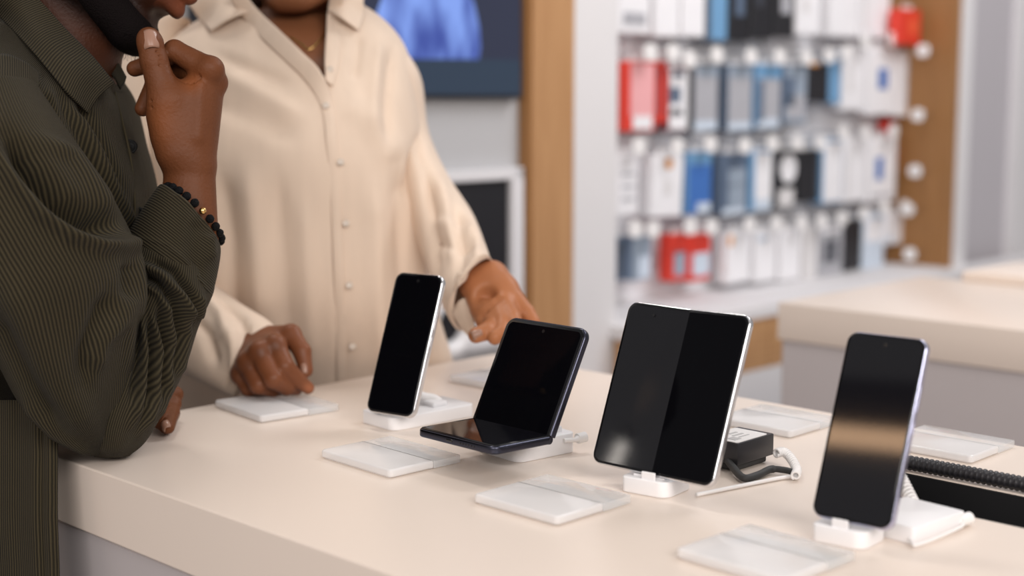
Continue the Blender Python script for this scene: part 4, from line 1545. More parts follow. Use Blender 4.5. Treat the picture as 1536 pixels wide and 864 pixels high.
# knuckle bumps, tendons, creases
H.ell(S(316, 103, 1.398), [R_(17)] * 3, None, .008); H.ell(S(325, 124, 1.414), [R_(15)] * 3, None, .008)
H.cone(S(300, 128, 1.392), S(296, 205, 1.390), R_(4), R_(6), .008)
for k, (x0, y0, x1, y1) in enumerate(((217, 86, 246, 84), (218, 92, 247, 91), (219, 98, 246, 98), (221, 79, 243, 77))):
    H.cone(S(x0, y0, 1.3795), S(x1, y1, 1.3795), .0007, .0007, .0012, True)
for k, (x0, y0, x1, y1) in enumerate(((272, 122, 286, 112), (278, 126, 294, 112), (285, 127, 300, 112), (291, 127, 305, 114))):
    H.cone(S(x0, y0, 1.391), S(x1, y1, 1.392), .0008, .0008, .0016, True)
for (x0, y0, x1, y1) in ((226, 150, 248, 168), (226, 160, 244, 172)):
    H.cone(S(x0, y0, 1.3795), S(x1, y1, 1.380), .0006, .0006, .002, True)
vhand = H.mesh()

# left hand resting flat beside the elbow, thumb towards the viewer
lo = np.min([np.array(P(150, 560, 1.44)), np.array(P(300, 680, 1.44)), np.array(P(150, 560, 1.60)), np.array(P(300, 680, 1.60))], 0)
hi = np.max([np.array(P(150, 560, 1.44)), np.array(P(300, 680, 1.44)), np.array(P(150, 560, 1.60)), np.array(P(300, 680, 1.60))], 0)
Hl = Field(lo, hi, .0018)
gz = lambda x, y, z: np.array(G(x, y, CT + z))
lh = lambda r: r * 1.50 / FOC
Hl.cone(gz(185, 612, .040), gz(222, 606, .036), lh(26), lh(24), .012)
Hl.cone(gz(190, 630, .030), gz(236, 606, .030), lh(24), lh(17), .012)
for j, (x, y) in enumerate(((262, 592), (259, 606), (256, 619))):
    Hl.cone(gz(232, 592 + 8 * j, .034 - .006 * j), gz(x, y, .030 - .006 * j), lh(15), lh(13), .006)
    Hl.cone(gz(x, y, .030 - .006 * j), gz(x - 4, y + 22, .012), lh(13), lh(10), .002)
Hl.cone(gz(212, 622, .026), gz(236, 626, .018), lh(17), lh(14), .006)
Hl.cone(gz(236, 626, .018), gz(250, 640, .0085), lh(13.5), lh(11.5), .003)
Hl.cone(gz(185, 612, .040), gz(120, 560, .075), lh(26), lh(36), .01)
vleft = Hl.mesh()

# torso, hips, legs, arms under the clothes
chest = np.array(P(20, 330, 1.50)); hips = np.array(hipM); shR = np.array(P(-10, 215, 1.345)); shL = np.array(P(60, 200, 1.62))
elR = np.array(P(148, 606, 1.392)); elL = np.array(P(95, 560, 1.60))
kneeA = np.array([hipM.x - .02, hipM.y + .07, .48]); kneeB = np.array([hipM.x - .09, hipM.y - .09, .48])
feetA = np.array([hipM.x - .06, hipM.y + .08, .085]); feetB = np.array([hipM.x - .13, hipM.y - .10, .085])
prims = [(np.array(nb), chest, .058, .11, .05), (chest, hips, .07, .09, .03), (shR, chest, .05, .09, .05), (shL, chest, .05, .09, .05),
         (shR, elR, .042, .026, .02), (elR, S(282, 330, 1.404), .026, .022, .02), (shL, elL, .046, .036, .02), (elL, np.array(gz(165, 600, .06)), .034, .024, .02),
         (hips + np.array([0, .07, 0]), kneeA, .085, .055, .03), (hips - np.array([0, .07, 0]), kneeB, .085, .055, .03),
         (kneeA, feetA, .052, .036, .02), (kneeB, feetB, .052, .036, .02)]
vb = coarse_body(prims).mesh()
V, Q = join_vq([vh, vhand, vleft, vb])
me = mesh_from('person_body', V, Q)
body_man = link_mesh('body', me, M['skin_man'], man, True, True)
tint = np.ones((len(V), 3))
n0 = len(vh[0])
tint[:n0] *= np.array([.40, .36, .40])[None]  # head skin darkened: shade over face and neck put into the colour
tint[n0 + len(vhand[0]) + len(vleft[0]):] *= .40  # same painted shade on the body skin seen at the collar
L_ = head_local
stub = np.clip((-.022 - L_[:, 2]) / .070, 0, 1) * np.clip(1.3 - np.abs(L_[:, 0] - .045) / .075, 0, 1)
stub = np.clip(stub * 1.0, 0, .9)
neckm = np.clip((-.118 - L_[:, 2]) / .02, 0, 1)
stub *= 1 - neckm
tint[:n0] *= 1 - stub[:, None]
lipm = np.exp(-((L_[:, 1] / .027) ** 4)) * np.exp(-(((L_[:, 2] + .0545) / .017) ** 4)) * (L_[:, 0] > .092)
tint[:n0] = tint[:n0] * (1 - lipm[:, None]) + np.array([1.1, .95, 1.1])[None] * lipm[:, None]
pxh = project(vhand[0])
# inside of the hand and the knuckle skin differ a little in colour
warm = np.exp(-(((pxh[:, 0] - 290) / 18) ** 2 + ((pxh[:, 1] - 122) / 16) ** 2)) + .8 * np.exp(-(((pxh[:, 0] - 243) / 22) ** 2 + ((pxh[:, 1] - 175) / 40) ** 2))
tint[n0:n0 + len(pxh)] *= 1 + warm[:, None] * np.array([.55, .45, .25])[None]
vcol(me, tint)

ray_on.cache.clear()
p, n = ray_on([body_man], 225, 57)
nail_at(body_man, p + n * .0006, n, P(222, 40, 1.385) - P(229, 80, 1.385), .0178, .0185)
p, n = ray_on([body_man], 246, 637)
if p: nail_at(body_man, p + n * .0004, n, P(256, 645, 1.49) - P(238, 625, 1.49), .010, .011)

# beard: a shell of short hair around the jaw
Fb = Field(np.array(hc) - .20, np.array(hc) + .16, .0026)
Eb = lambda cc, rr, k=.012, sub=False: Fb.ell(Wm(*cc), rr, Bh, k, sub)
for q in (-1, 1):
    Fb.cone(Wm(-.002, q * .0535, -.012), Wm(.016, q * .0495, -.082), .0200, .0226, .012)
    Fb.cone(Wm(.018, q * .048, -.087), Wm(.080, q * .017, -.107), .0222, .0220, .012)
Eb((.082, 0, -.109), (.0225, .0235, .0205), .012)
Eb((.035, 0, -.102), (.050, .040, .021), .014)
Eb((.105, 0, -.040), (.062, .10, .036), .012, True)
vbd = Fb.mesh()
meb = mesh_from('beard_mesh', *vbd)
beard = link_mesh('beard', meb, M['beard'], man, True, True)
# stray hairs at the chin
bm = bmesh.new()
bl = vbd[0]
loc = (bl - np.array(hc)) @ Bh
sel = np.where((loc[:, 2] < -.108) & (loc[:, 0] > .02))[0]
for i in rng.choice(sel, 260):
    a = Vector(bl[i]); d = (Vector(rng.normal(0, .45, 3)) - UPV * .8 + Fh * .2).normalized()
    ln = rng.uniform(.004, .010)
    add_tube(bm, [a - d * .001, a + d * ln * .5, a + d * ln + Vector(rng.normal(0, .0012, 3))], [.00018, .00016, .00008], 3, cap=False)
hr = from_bm('stray_hair', bm, M['beard'], beard, smooth=True, world=True)
tag(hr, kind='stuff')
# short hair cap on the skull
Fs = Field(np.array(hc) - .16, np.array(hc) + .17, .005)
Fs.ell(Wm(-.016, 0, .042), (.101, .081, .094), Bh, .01)
Fs.ell(Wm(.085, 0, -.03), (.085, .075, .085), Bh, .01, True)
Fs.ell(Wm(.0, 0, -.10), (.12, .12, .075), Bh, .01, True)
link_mesh('hair', mesh_from('hair_mesh', *Fs.mesh()), M['beard'], man, True, True)

# ---------------------------------------------------------------- overshirt
shirt = empty('overshirt', man.location)
shirt.parent = man
shirt.matrix_parent_inverse = man.matrix_world.inverted()
bpy.context.view_layer.update()
torso_secs = [
    ((-600, 1130), (-30, 1130), 1.50, .165),
    ((-590, 860), (-30, 860), 1.50, .165),
    ((-560, 720), (-24, 715), 1.50, .165),
    ((-510, 640), (-4, 632), 1.50, .165),
    ((-450, 570), (56, 560), 1.50, .17),
    ((-390, 490), (140, 475), 1.495, .18),
    ((-330, 410), (205, 395), 1.485, .195),
    ((-260, 300), (223, 292), 1.47, .205),
    ((-190, 205), (202, 200), 1.475, .20, .0),
    ((-120, 130), (188, 150), 1.475, .175, -.012),
    ((-50, 66), (172, 122), 1.475, .128, -.014),
    ((10, 22), (152, 98), 1.475, .082, -.008),
    ((30, 2), (140, 76), 1.475, .066, .0)]
torso_folds = [
    # body folds between collar and placket
    ([(100, 160), (135, 215), (175, 290), (212, 380)], 9, .007), ([(85, 150), (120, 215), (150, 290)], 8, -.006), ([(120, 150), (150, 210), (190, 300)], 8, -.006),
    ([(62, 130), (95, 175), (125, 230)], 8, .004),
    ([(58, 108), (60, 190)], 3, .0016), ([(64, 108), (66, 190)], 3, -.0012),
    ([(0, 180), (58, 178)], 2.5, .001),]
sh_body = loft('shirt_body', torso_secs, 150, 240, M['cord'], shirt, wrinkle=torso_folds, expo=2.2)

# sleeve: upper arm
up_secs = [
    ((-150, 150), (48, 120), 1.285, .060),
    ((-160, 240), (88, 182), 1.285, .082),
    ((-120, 350), (150, 272), 1.30, .090),
    ((-70, 425), (192, 352), 1.315, .094),
    ((-20, 490), (213, 405), 1.33, .096),
    ((10, 545), (212, 465), 1.345, .090),
    ((42, 606), (200, 530), 1.358, .078),
    ((84, 655), (186, 590), 1.368, .060),
    ((128, 680), (176, 640), 1.374, .036),
    ((150, 684), (168, 664), 1.376, .014)]
up_folds = [
    ([(-10, 215), (25, 270), (60, 315), (105, 350), (150, 366), (205, 370)], 12, .013),
    ([(10, 210), (50, 265), (95, 310), (140, 335), (185, 345)], 20, -.020),
    ([(60, 205), (110, 235), (150, 290), (185, 345), (205, 385)], 10, .006),
    ([(205, 430), (180, 478), (150, 512), (141, 560)], 13, .006),
    ([(165, 440), (145, 490), (128, 530), (125, 575)], 14, -.007),
    ([(196, 470), (190, 560), (168, 618)], 8, .004),
    ([(0, 400), (50, 500), (95, 590), (140, 650)], 26, .005), ([(-10, 470), (40, 570), (90, 640)], 14, -.006),
    ([(208, 380), (210, 440), (205, 480)], 6, .004), ([(192, 395), (190, 450)], 8, -.005),
    ([(30, 600), (80, 650), (140, 680)], 7, .004)]
sl_up = loft('sleeve', up_secs, 150, 200, M['cord'], shirt, wrinkle=up_folds, expo=2.15)

# sleeve: forearm with bunched folds
fo_secs = [
    ((142, 684), (194, 684), 1.385, .014),
    ((118, 664), (216, 664), 1.392, .040),
    ((116, 625), (240, 622), 1.402, .060),
    ((128, 560), (273, 556), 1.412, .066),
    ((148, 500), (294, 492), 1.415, .066),
    ((168, 440), (317, 440), 1.415, .062),
    ((186, 400), (318, 418), 1.412, .056, .008),
    ((200, 352), (314, 400), 1.41, .042, .014)]
fo_folds = [
    ([(214, 470), (217, 520), (212, 575), (196, 640)], 6, .008), ([(206, 480), (206, 540), (198, 600)], 5, -.007),
    ([(228, 470), (236, 525), (228, 590), (208, 650)], 6, .008), ([(222, 478), (227, 530), (218, 600)], 5, -.008),
    ([(246, 450), (256, 515), (246, 580), (222, 640)], 7, .007), ([(238, 460), (246, 520), (236, 590)], 5, -.007),
    ([(272, 440), (276, 500), (262, 570)], 8, .006), ([(262, 440), (266, 500), (254, 560)], 6, -.007),
    ([(212, 398), (240, 408), (268, 440), (284, 478)], 7, .008), ([(205, 410), (236, 424), (260, 456)], 6, -.009),
    ([(214, 425), (240, 440), (252, 470)], 6, .007), ([(228, 392), (262, 408), (290, 448)], 6, -.007), ([(300, 440), (298, 480)], 6, .005), ([(288, 440), (288, 490)], 5, -.006)]
sl_fo = loft('sleeve', fo_secs, 170, 200, M['cord_fine'], shirt, wrinkle=fo_folds, expo=2.1)

# cuff: turned band round the forearm, open at the wrist
cu_secs = [
    ((200, 366), (311, 432), 1.408, .040, .010), ((195, 358), (313, 441), 1.407, .047, .010), ((200, 345), (319, 430), 1.407, .048, .012), ((216, 320), (325, 404), 1.406, .046, .014),
    ((232, 298), (329, 378), 1.405, .043, .016), ((240, 288), (329, 364), 1.405, .041, .017), ((244, 288), (326, 362), 1.405, .038, .016), ((238, 304), (322, 378), 1.405, .038, .015), ((228, 326), (316, 398), 1.406, .039, .014)]
cu_folds = [([(300, 330), (290, 370), (296, 420)], 14, -.003), ([(314, 350), (318, 390)], 8, .003), ([(203, 354), (250, 366), (288, 400), (312, 438)], 2.5, .0012), ([(240, 296), (268, 294), (300, 318), (322, 358)], 2.5, .0010)]
cuff = loft('cuff', cu_secs, 90, 160, M['cord_fine'], shirt, cap=False, uvrot=True, wrinkle=cu_folds)

# open front of the overshirt hanging in front of the counter's corner
fx = [-30, 0, 14, 30, 42, 54, 66, 76, 86]
fd = [1.37, 1.362, 1.356, 1.352, 1.346, 1.340, 1.341, 1.337, 1.341]
sheet('front_panel', [[P(x + (3 if y > 800 else 0), y, d) for x, d in zip(fx, fd)] for y in (600, 690, 780, 870, 1000, 1120)], 60, 40, .003, M['cord'], shirt)
# collar leaf on the near side
ray_on.cache.clear()


def on_shirt(x, y, off, objs=None, fallback=1.40):
    p, n = ray_on(objs or [sh_body], x, y)
    if p is None: return P(x, y, fallback)
    return p - (p - CAM).normalized() * off


neck_e = [(-70, -90), (0, -44), (52, -6), (98, 45), (138, 86), (171, 126)]
fall_e = [(-90, -30), (-45, -12), (4, 28), (50, 78), (98, 136), (131, 170)]
neckD = [1.40, 1.395, 1.392, 1.392, 1.396, 1.402]
rows3 = []
top_r = [P(x, y, d) for (x, y), d in zip(neck_e, neckD)]
bot_r = [on_shirt(x, y, .008, fallback=1.37) for x, y in fall_e]
for q in range(len(bot_r)):
    pass
mid_r = [(a + b) / 2 - FWD * .010 for a, b in zip(top_r, bot_r)]
collar = sheet('collar', [top_r, mid_r, bot_r], 60, 24, .0035, M['cord_fine'], shirt)
# inner stand of the collar, goes round the neck
st_secs = [((25, -10), (150, 84), 1.475, .070), ((18, 6), (158, 100), 1.475, .078)]
# far leaf of the collar
far_t = [P(132, 66, 1.50), P(152, 76, 1.49), P(172, 92, 1.475), P(184, 112, 1.465)]
far_b = [P(140, 92, 1.50), P(158, 104, 1.475), P(172, 118, 1.455), P(180, 132, 1.445)]
sheet('collar', [far_t, [(a + b) / 2 + RGT * .004 for a, b in zip(far_t, far_b)], far_b], 24, 10, .005, M['cord_fine'], shirt)
# stitched hem of the placket and front edge
pl_l = [(176, 138), (187, 180), (200, 240), (206, 300), (205, 345)]
pl_r = [(186, 138), (201, 190), (214, 250), (220, 300), (219, 345)]
rowa = [on_shirt(x - 4, y, .002, fallback=1.46) for x, y in pl_l]; rowb = [on_shirt(x - 3, y, .0035, fallback=1.46) for x, y in pl_r]
sheet('placket', [rowa, [(a + b) / 2 - FWD * .001 for a, b in zip(rowa, rowb)], rowb], 40, 8, .002, M['cord'], shirt, swap=True)
# shoulder yoke flap with its stitched edge
yk = [[(x, y0 + (y1 - y0) * q) for x, y0, y1 in ((-60, 100, 190), (-40, 92, 190), (-20, 86, 189), (0, 82, 189), (16, 84, 188), (30, 90, 188), (44, 98, 187), (58, 110, 186))] for q in (0, .25, .5, .75, 1)]
sheet('yoke', [[on_shirt(x, y, .004, fallback=1.30) for x, y in r] for r in yk], 40, 24, .003, M['cord_fine'], shirt, swap=False)
ray_on.cache.clear()
objs_sh = [sh_body]
for (bx, by) in ((197, 222), (208, 322)):
    p, n = ray_on(objs_sh, bx, by)
    if p is None: continue
    n = (n * .25 - FWD * .9 + UPV * .1).normalized(); p = p - FWD * .0045
    x = n.cross(Vector((0, 0, 1))).normalized(); y = n.cross(x)
    Mx = Matrix(((x.x, y.x, n.x, p.x), (x.y, y.y, n.y, p.y), (x.z, y.z, n.z, p.z), (0, 0, 0, 1)))
    bm = bmesh.new()
    rad = .0075
    prof = [(rad, .0), (rad, .0028), (rad * .86, .0040), (rad * .70, .0034), (rad * .45, .0026)]
    rings = [[bm.verts.new((r * math.cos(a), r * math.sin(a), z + .001)) for a in [k / 28 * 2 * math.pi for k in range(28)]] for r, z in prof]
    for a, b in zip(rings, rings[1:]):
        for k in range(28): bm.faces.new((a[k - 1], a[k], b[k], b[k - 1]))
    bm.faces.new(rings[0][::-1]); bm.faces.new(rings[-1])
    for k in range(4):
        a = k * math.pi / 2 + .6
        add_tube(bm, [(.0018 * math.cos(a), .0018 * math.sin(a), .0030), (.0018 * math.cos(a), .0018 * math.sin(a), .0042)], .0006, 6)
    xf(bm, bm.verts[:], Mx)
    from_bm('button', bm, M['button_dark'], shirt, smooth=True, world=True)

# left sleeve, behind
loft('sleeve', [((-10, 200), (120, 210), 1.60, .06), ((10, 330), (150, 320), 1.63, .065), ((40, 470), (170, 440), 1.64, .065), ((70, 580), (160, 500), 1.63, .06), ((110, 622), (188, 548), 1.58, .052), ((150, 636), (206, 572), 1.55, .040)],
     60, 90, M['cord'], shirt)

# trousers and shoes
for nm, a, b in (('A', kneeA, feetA), ('B', kneeB, feetB)):
    hp = hips + np.array([0, .075 if nm == 'A' else -.075, -.02])
    bm = bmesh.new()
    add_tube(bm, catmull([hp, (hp + a) / 2, a, (a + b) / 2, b], 24), [.105] * 6 + [.092] * 6 + [.080] * 6 + [.075] * 6, 28)
    from_bm('trouser_leg', bm, M['trouser'], man, smooth=True, world=True)
    bm = bmesh.new()
    fd = Vector((.75, .65, 0)).normalized()
    Ms_ = Matrix.Translation((b[0], b[1], 0)) @ Matrix.Rotation(math.atan2(fd.y, fd.x), 4, 'Z')
    vs = add_prism(bm, [(-.08, -.035), (.03, -.042), (.12, -.047), (.18, -.035), (.20, 0), (.18, .035), (.12, .045), (.03, .040), (-.08, .035), (-.095, 0)], .0, .075, bev=.018, seg=4)
    for v in vs:
        if v.co.x > .05 and v.co.z > .04: v.co.z -= (v.co.x - .05) * .22
    xf(bm, vs, Ms_)
    from_bm('shoe', bm, M['shoe'], man, smooth=True, world=True)

# bracelet of lava beads round the wrist, above the cuff
br = empty('bracelet', man.location)
br.parent = man; br.matrix_parent_inverse = man.matrix_world.inverted()
bpy.context.view_layer.update()
bc_ = P(290, 322, 1.404)
bx = (P(333, 352, 1.404) - P(252, 291, 1.404)) / 2
by = -FWD * .034 + UPV * .017
nb_ = 22
for k in range(nb_):
    a = k / nb_ * 2 * math.pi + .1
    c = bc_ + bx * math.cos(a) + by * math.sin(a)
    gold = k in (3, )
    bm = bmesh.new()
    bmesh.ops.create_uvsphere(bm, u_segments=14, v_segments=10, radius=.0036 if gold else .0043)
    for v in bm.verts: v.co *= 1 + (0 if gold else rng.uniform(-.06, .06))
    xf(bm, bm.verts[:], Matrix.Translation(c))
    o = from_bm('gold_bead' if gold else 'bead', bm, M['gold'] if gold else M['lava'], br, smooth=True, world=True)
# ================================================================ the person in beige
hipW = P(468, 620, 2.04)
woman = empty('person', (hipW.x, hipW.y, 0))
tag(woman, 'person in a loose beige button shirt standing behind the counter, one open hand held out', 'person')
bpy.context.view_layer.update()
DW = 1.90
# head, mostly above the frame
FhW = (-FWD * .93 - RGT * .22 - UPV * .20).normalized()
UhW = (UPV - FhW * UPV.dot(FhW)).normalized()
hw = P(462, -123, DW - .015)
F, Ww, Bw, Rw = head_field(hw, FhW, UhW, .0032, .98)
F.cone(Ww(-.030, 0, -.055), np.array(P(445, 70, DW + .02)), .050, .056, .02)
vh = F.mesh()

# chest and shoulders seen in the neckline, body below, arms
chestW = np.array(P(440, 230, DW + .01)); nbW = np.array(P(445, 60, DW + .02)); hipsW = np.array(hipW)
sR = np.array(P(255, 95, DW + .01)); sL = np.array(P(566, 100, DW + .0))
eR = np.array(P(215, 400, 1.83)); eL = np.array(P(640, 290, 1.895))
wR = np.array(P(375, 532, 1.70)); wL = np.array(P(706, 425, 1.715))
prims = [(nbW, chestW, .055, .09, .05), (np.array(P(360, 110, DW)), np.array(P(530, 110, DW)), .062, .062, .05), (chestW, hipsW, .085, .07, .04),
         (sR, eR, .036, .032, .03), (eR, wR, .032, .024, .02), (sL, eL, .030, .030, .02), (eL, wL, .024, .018, .02),
         (np.array(P(400, 100, DW - .06)), np.array(P(500, 100, DW - .055)), .02, .02, .06)]
kA = np.array([hipW.x + .09, hipW.y + .03, .46]); kB = np.array([hipW.x - .09, hipW.y - .03, .46])
fA = np.array([hipW.x + .10, hipW.y + .03, .08]); fB = np.array([hipW.x - .10, hipW.y - .03, .08])
prims += [(hipsW + np.array([.08, .02, -.06]), kA, .08, .052, .03), (hipsW - np.array([.08, .02, .06]), kB, .08, .052, .03), (kA, fA, .05, .034, .02), (kB, fB, .05, .034, .02)]
vb = coarse_body(prims, .006).mesh()


def box_of(pts):
    A = np.array(pts); return A.min(0), A.max(0)


# right hand: loose fist, finger and thumb tips meet above the price holder
D0 = 1.665
S = lambda x, y, D: np.array(P(x, y, D))
R_ = lambda r: r * D0 / FOC
lo, hi = box_of([P(300, 450, 1.58), P(490, 450, 1.58), P(300, 620, 1.58), P(490, 620, 1.58), P(300, 450, 1.78), P(490, 450, 1.78), P(300, 620, 1.78), P(490, 620, 1.78)])
Hf = Field(lo, hi, .0016)
Hf.cone(S(335, 520, 1.72), S(375, 524, 1.695), R_(30), R_(29), .01)
Hf.cone(S(340, 545, 1.72), S(372, 548, 1.695), R_(26), R_(26), .02)
kn = {'index': (412, 520, 1.645), 'middle': (389, 530, 1.638), 'ring': (371, 546, 1.642), 'little': (361, 562, 1.652)}
bs = {'index': (392, 512, 1.688), 'middle': (380, 516, 1.688), 'ring': (368, 526, 1.690), 'little': (360, 538, 1.694)}
rk = {'index': 17, 'middle': 17, 'ring': 15.5, 'little': 14}
for f in kn: Hf.cone(S(*bs[f]), S(*kn[f]), R_(20), R_(rk[f]), .012)
Hf.cone(S(395, 515, 1.685), S(418, 512, 1.68), R_(24), R_(18), .012)
Hf.cone(S(400, 545, 1.68), S(385, 560, 1.675), R_(24), R_(22), .012)
# fingers: from the knuckle over the middle joint to the tip
fg = {'index': [(412, 520, 1.645), (427, 550, 1.630), (446, 570, 1.640), (462, 582, 1.648)],
      'middle': [(389, 530, 1.638), (410, 568, 1.622), (430, 580, 1.640), (444, 583, 1.655)],
      'ring': [(371, 546, 1.642), (388, 577, 1.632), (408, 584, 1.650), (420, 583, 1.664)],
      'little': [(361, 562, 1.652), (373, 582, 1.648), (390, 586, 1.660), (400, 584, 1.670)]}
rf = {'index': (17, 14.5, 12.5, 9.5), 'middle': (17, 15, 13, 10.5), 'ring': (15.5, 14.5, 12.5, 10.5), 'little': (14, 12.5, 11, 9.5)}
for f in ('index', 'middle', 'ring', 'little'):
    Hf.chain([S(*q) for q in fg[f]], [R_(r) for r in rf[f]], .003)
    Hf.ell(S(kn[f][0], kn[f][1] - 3, kn[f][2] - .003), [R_(rk[f] * .92)] * 3, None, .006)
# thumb at the right side
Hf.cone(S(405, 512, 1.690), S(436, 502, 1.672), R_(20), R_(16), .010)
Hf.cone(S(436, 502, 1.672), S(453, 527, 1.660), R_(15.5), R_(13.5), .004)
Hf.cone(S(453, 527, 1.660), S(459, 556, 1.652), R_(13.5), R_(10.5), .003)
vf = Hf.mesh()

# left hand: open, palm up, thumb stretched out to the right
D1 = 1.68
R_ = lambda r: r * D1 / FOC
lo, hi = box_of([P(650, 350, 1.56), P(850, 350, 1.56), P(650, 540, 1.56), P(850, 540, 1.56), P(650, 350, 1.80), P(850, 350, 1.80), P(650, 540, 1.80), P(850, 540, 1.80)])
Ho = Field(lo, hi, .0016)
Ho.cone(S(700, 400, 1.775), S(716, 424, 1.706), R_(19), R_(27), .01)
Ho.cone(S(718, 396, 1.775), S(738, 418, 1.700), R_(16), R_(22), .016)
Ho.cone(S(712, 425, 1.697), S(724, 462, 1.668), R_(22), R_(19), .012)      # little finger side
Ho.cone(S(722, 425, 1.697), S(742, 460, 1.662), R_(24), R_(19), .012)
Ho.cone(S(735, 424, 1.697), S(757, 456, 1.664), R_(24), R_(18), .012)
Ho.cone(S(738, 416, 1.692), S(758, 434, 1.680), R_(24), R_(20), .010)      # ball of the thumb
Ho.ell(S(729, 446, 1.660), [R_(15)] * 3, None, .012, True)                 # hollow of the palm
Ho.chain([S(756, 432, 1.680), S(773, 450, 1.670), S(790, 470, 1.660), S(801, 484, 1.652)], [R_(18), R_(14.5), R_(13), R_(10)], .008)   # thumb
Ho.chain([S(757, 458, 1.662), S(768, 478, 1.640), S(774, 496, 1.622), S(772, 508, 1.610)], [R_(17), R_(14), R_(12.5), R_(11)], .005)   # index
Ho.chain([S(744, 462, 1.660), S(754, 484, 1.636), S(752, 500, 1.620), S(742, 506, 1.612)], [R_(16), R_(14), R_(12.5), R_(11)], .004)   # middle
Ho.chain([S(730, 464, 1.664), S(742, 488, 1.640), S(730, 497, 1.622), S(714, 503, 1.614)], [R_(16), R_(14.5), R_(13), R_(11.5)], .004)  # ring, curled to the left
Ho.chain([S(720, 462, 1.670), S(726, 482, 1.655), S(734, 492, 1.645), S(740, 497, 1.640)], [R_(14), R_(12.5), R_(11), R_(10)], .003)
for (a, b) in (((716, 470), (752, 448)), ((724, 474), (757, 462)), ((728, 440), (744, 448)), ((712, 434), (720, 455))):
    Ho.cone(S(*a, 1.645), S(*b, 1.648), .0012, .0012, .006, True)
vo = Ho.mesh()

V, Q = join_vq([vh, vf, vo, vb])
me = mesh_from('person_body', V, Q)
body_woman = link_mesh('body', me, M['skin_woman'], woman, True, True)
tint = np.ones((len(V), 3))
i0, i1, i2 = len(vh[0]), len(vh[0]) + len(vf[0]), len(vh[0]) + len(vf[0]) + len(vo[0])
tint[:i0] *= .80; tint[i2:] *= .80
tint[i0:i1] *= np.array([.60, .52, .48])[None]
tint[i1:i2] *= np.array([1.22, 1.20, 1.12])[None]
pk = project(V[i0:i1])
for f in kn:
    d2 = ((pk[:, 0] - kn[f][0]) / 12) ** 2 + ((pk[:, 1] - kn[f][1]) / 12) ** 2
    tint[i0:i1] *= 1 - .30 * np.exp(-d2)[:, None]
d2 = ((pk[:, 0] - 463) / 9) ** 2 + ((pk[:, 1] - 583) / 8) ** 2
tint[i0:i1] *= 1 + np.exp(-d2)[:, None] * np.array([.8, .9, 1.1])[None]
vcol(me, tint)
ray_on.cache.clear()
p, n = ray_on([body_woman], 455, 553)
if p: nail_at(body_woman, p + n * .0004, n, P(459, 566, 1.66) - P(454, 540, 1.66), .011, .012)
p, n = ray_on([body_woman], 716, 501)
if p: nail_at(body_woman, p + n * .0004, n, P(700, 508, 1.65) - P(725, 497, 1.65), .0115, .0125)

# hair, above the frame
Fs = Field(np.array(hw) - .17, np.array(hw) + .19, .005)
Fs.ell(Ww(-.020, 0, .042), (.108, .090, .100), Bw, .01)
Fs.ell(Ww(.085, 0, -.03), (.085, .072, .095), Bw, .01, True)
Fs.ell(Ww(.0, 0, -.11), (.13, .13, .075), Bw, .01, True)
link_mesh('hair', mesh_from('hair_mesh', *Fs.mesh()), M['beard'], woman, True, True)

# ---------------------------------------------------------------- shirt
shirtW = empty('shirt', woman.location)
shirtW.parent = woman; shirtW.matrix_parent_inverse = woman.matrix_world.inverted()
bpy.context.view_layer.update()
V_LEFT = [(352, -25), (374, 2), (400, 28), (430, 56), (458, 82), (484, 108)]
V_RIGHT = [(484, 108), (487, 80), (489, 50), (491, 20), (496, -10), (500, -30)]


def in_poly(XY, poly):
    x, y = XY[:, 0], XY[:, 1]; c = np.zeros(len(XY), bool); n = len(poly)
    for i in range(n):
        (x0, y0), (x1, y1) = poly[i - 1], poly[i]
        if y0 == y1: continue
        m = ((y0 > y) != (y1 > y)) & (x < (x1 - x0) * (y - y0) / (y1 - y0) + x0)
        c ^= m
    return c


def cut_neck(me):
    V = get_co(me); px = project(V); Nn = vnormals(me)
    toc = np.array(CAM) - V
    ins = in_poly(px[:, :2], [(x - 8, y + 7) for x, y in V_LEFT] + [(x + 9, y + 6) for x, y in V_RIGHT] + [(509, -80), (344, -80)]) & (px[:, 2] < DW + .0)
    bm = bmesh.new(); bm.from_mesh(me); bm.verts.ensure_lookup_table()
    kill = [f for f in bm.faces if all(ins[v.index] for v in f.verts)]
    bmesh.ops.delete(bm, geom=kill, context='FACES')
    bm.to_mesh(me); bm.free()


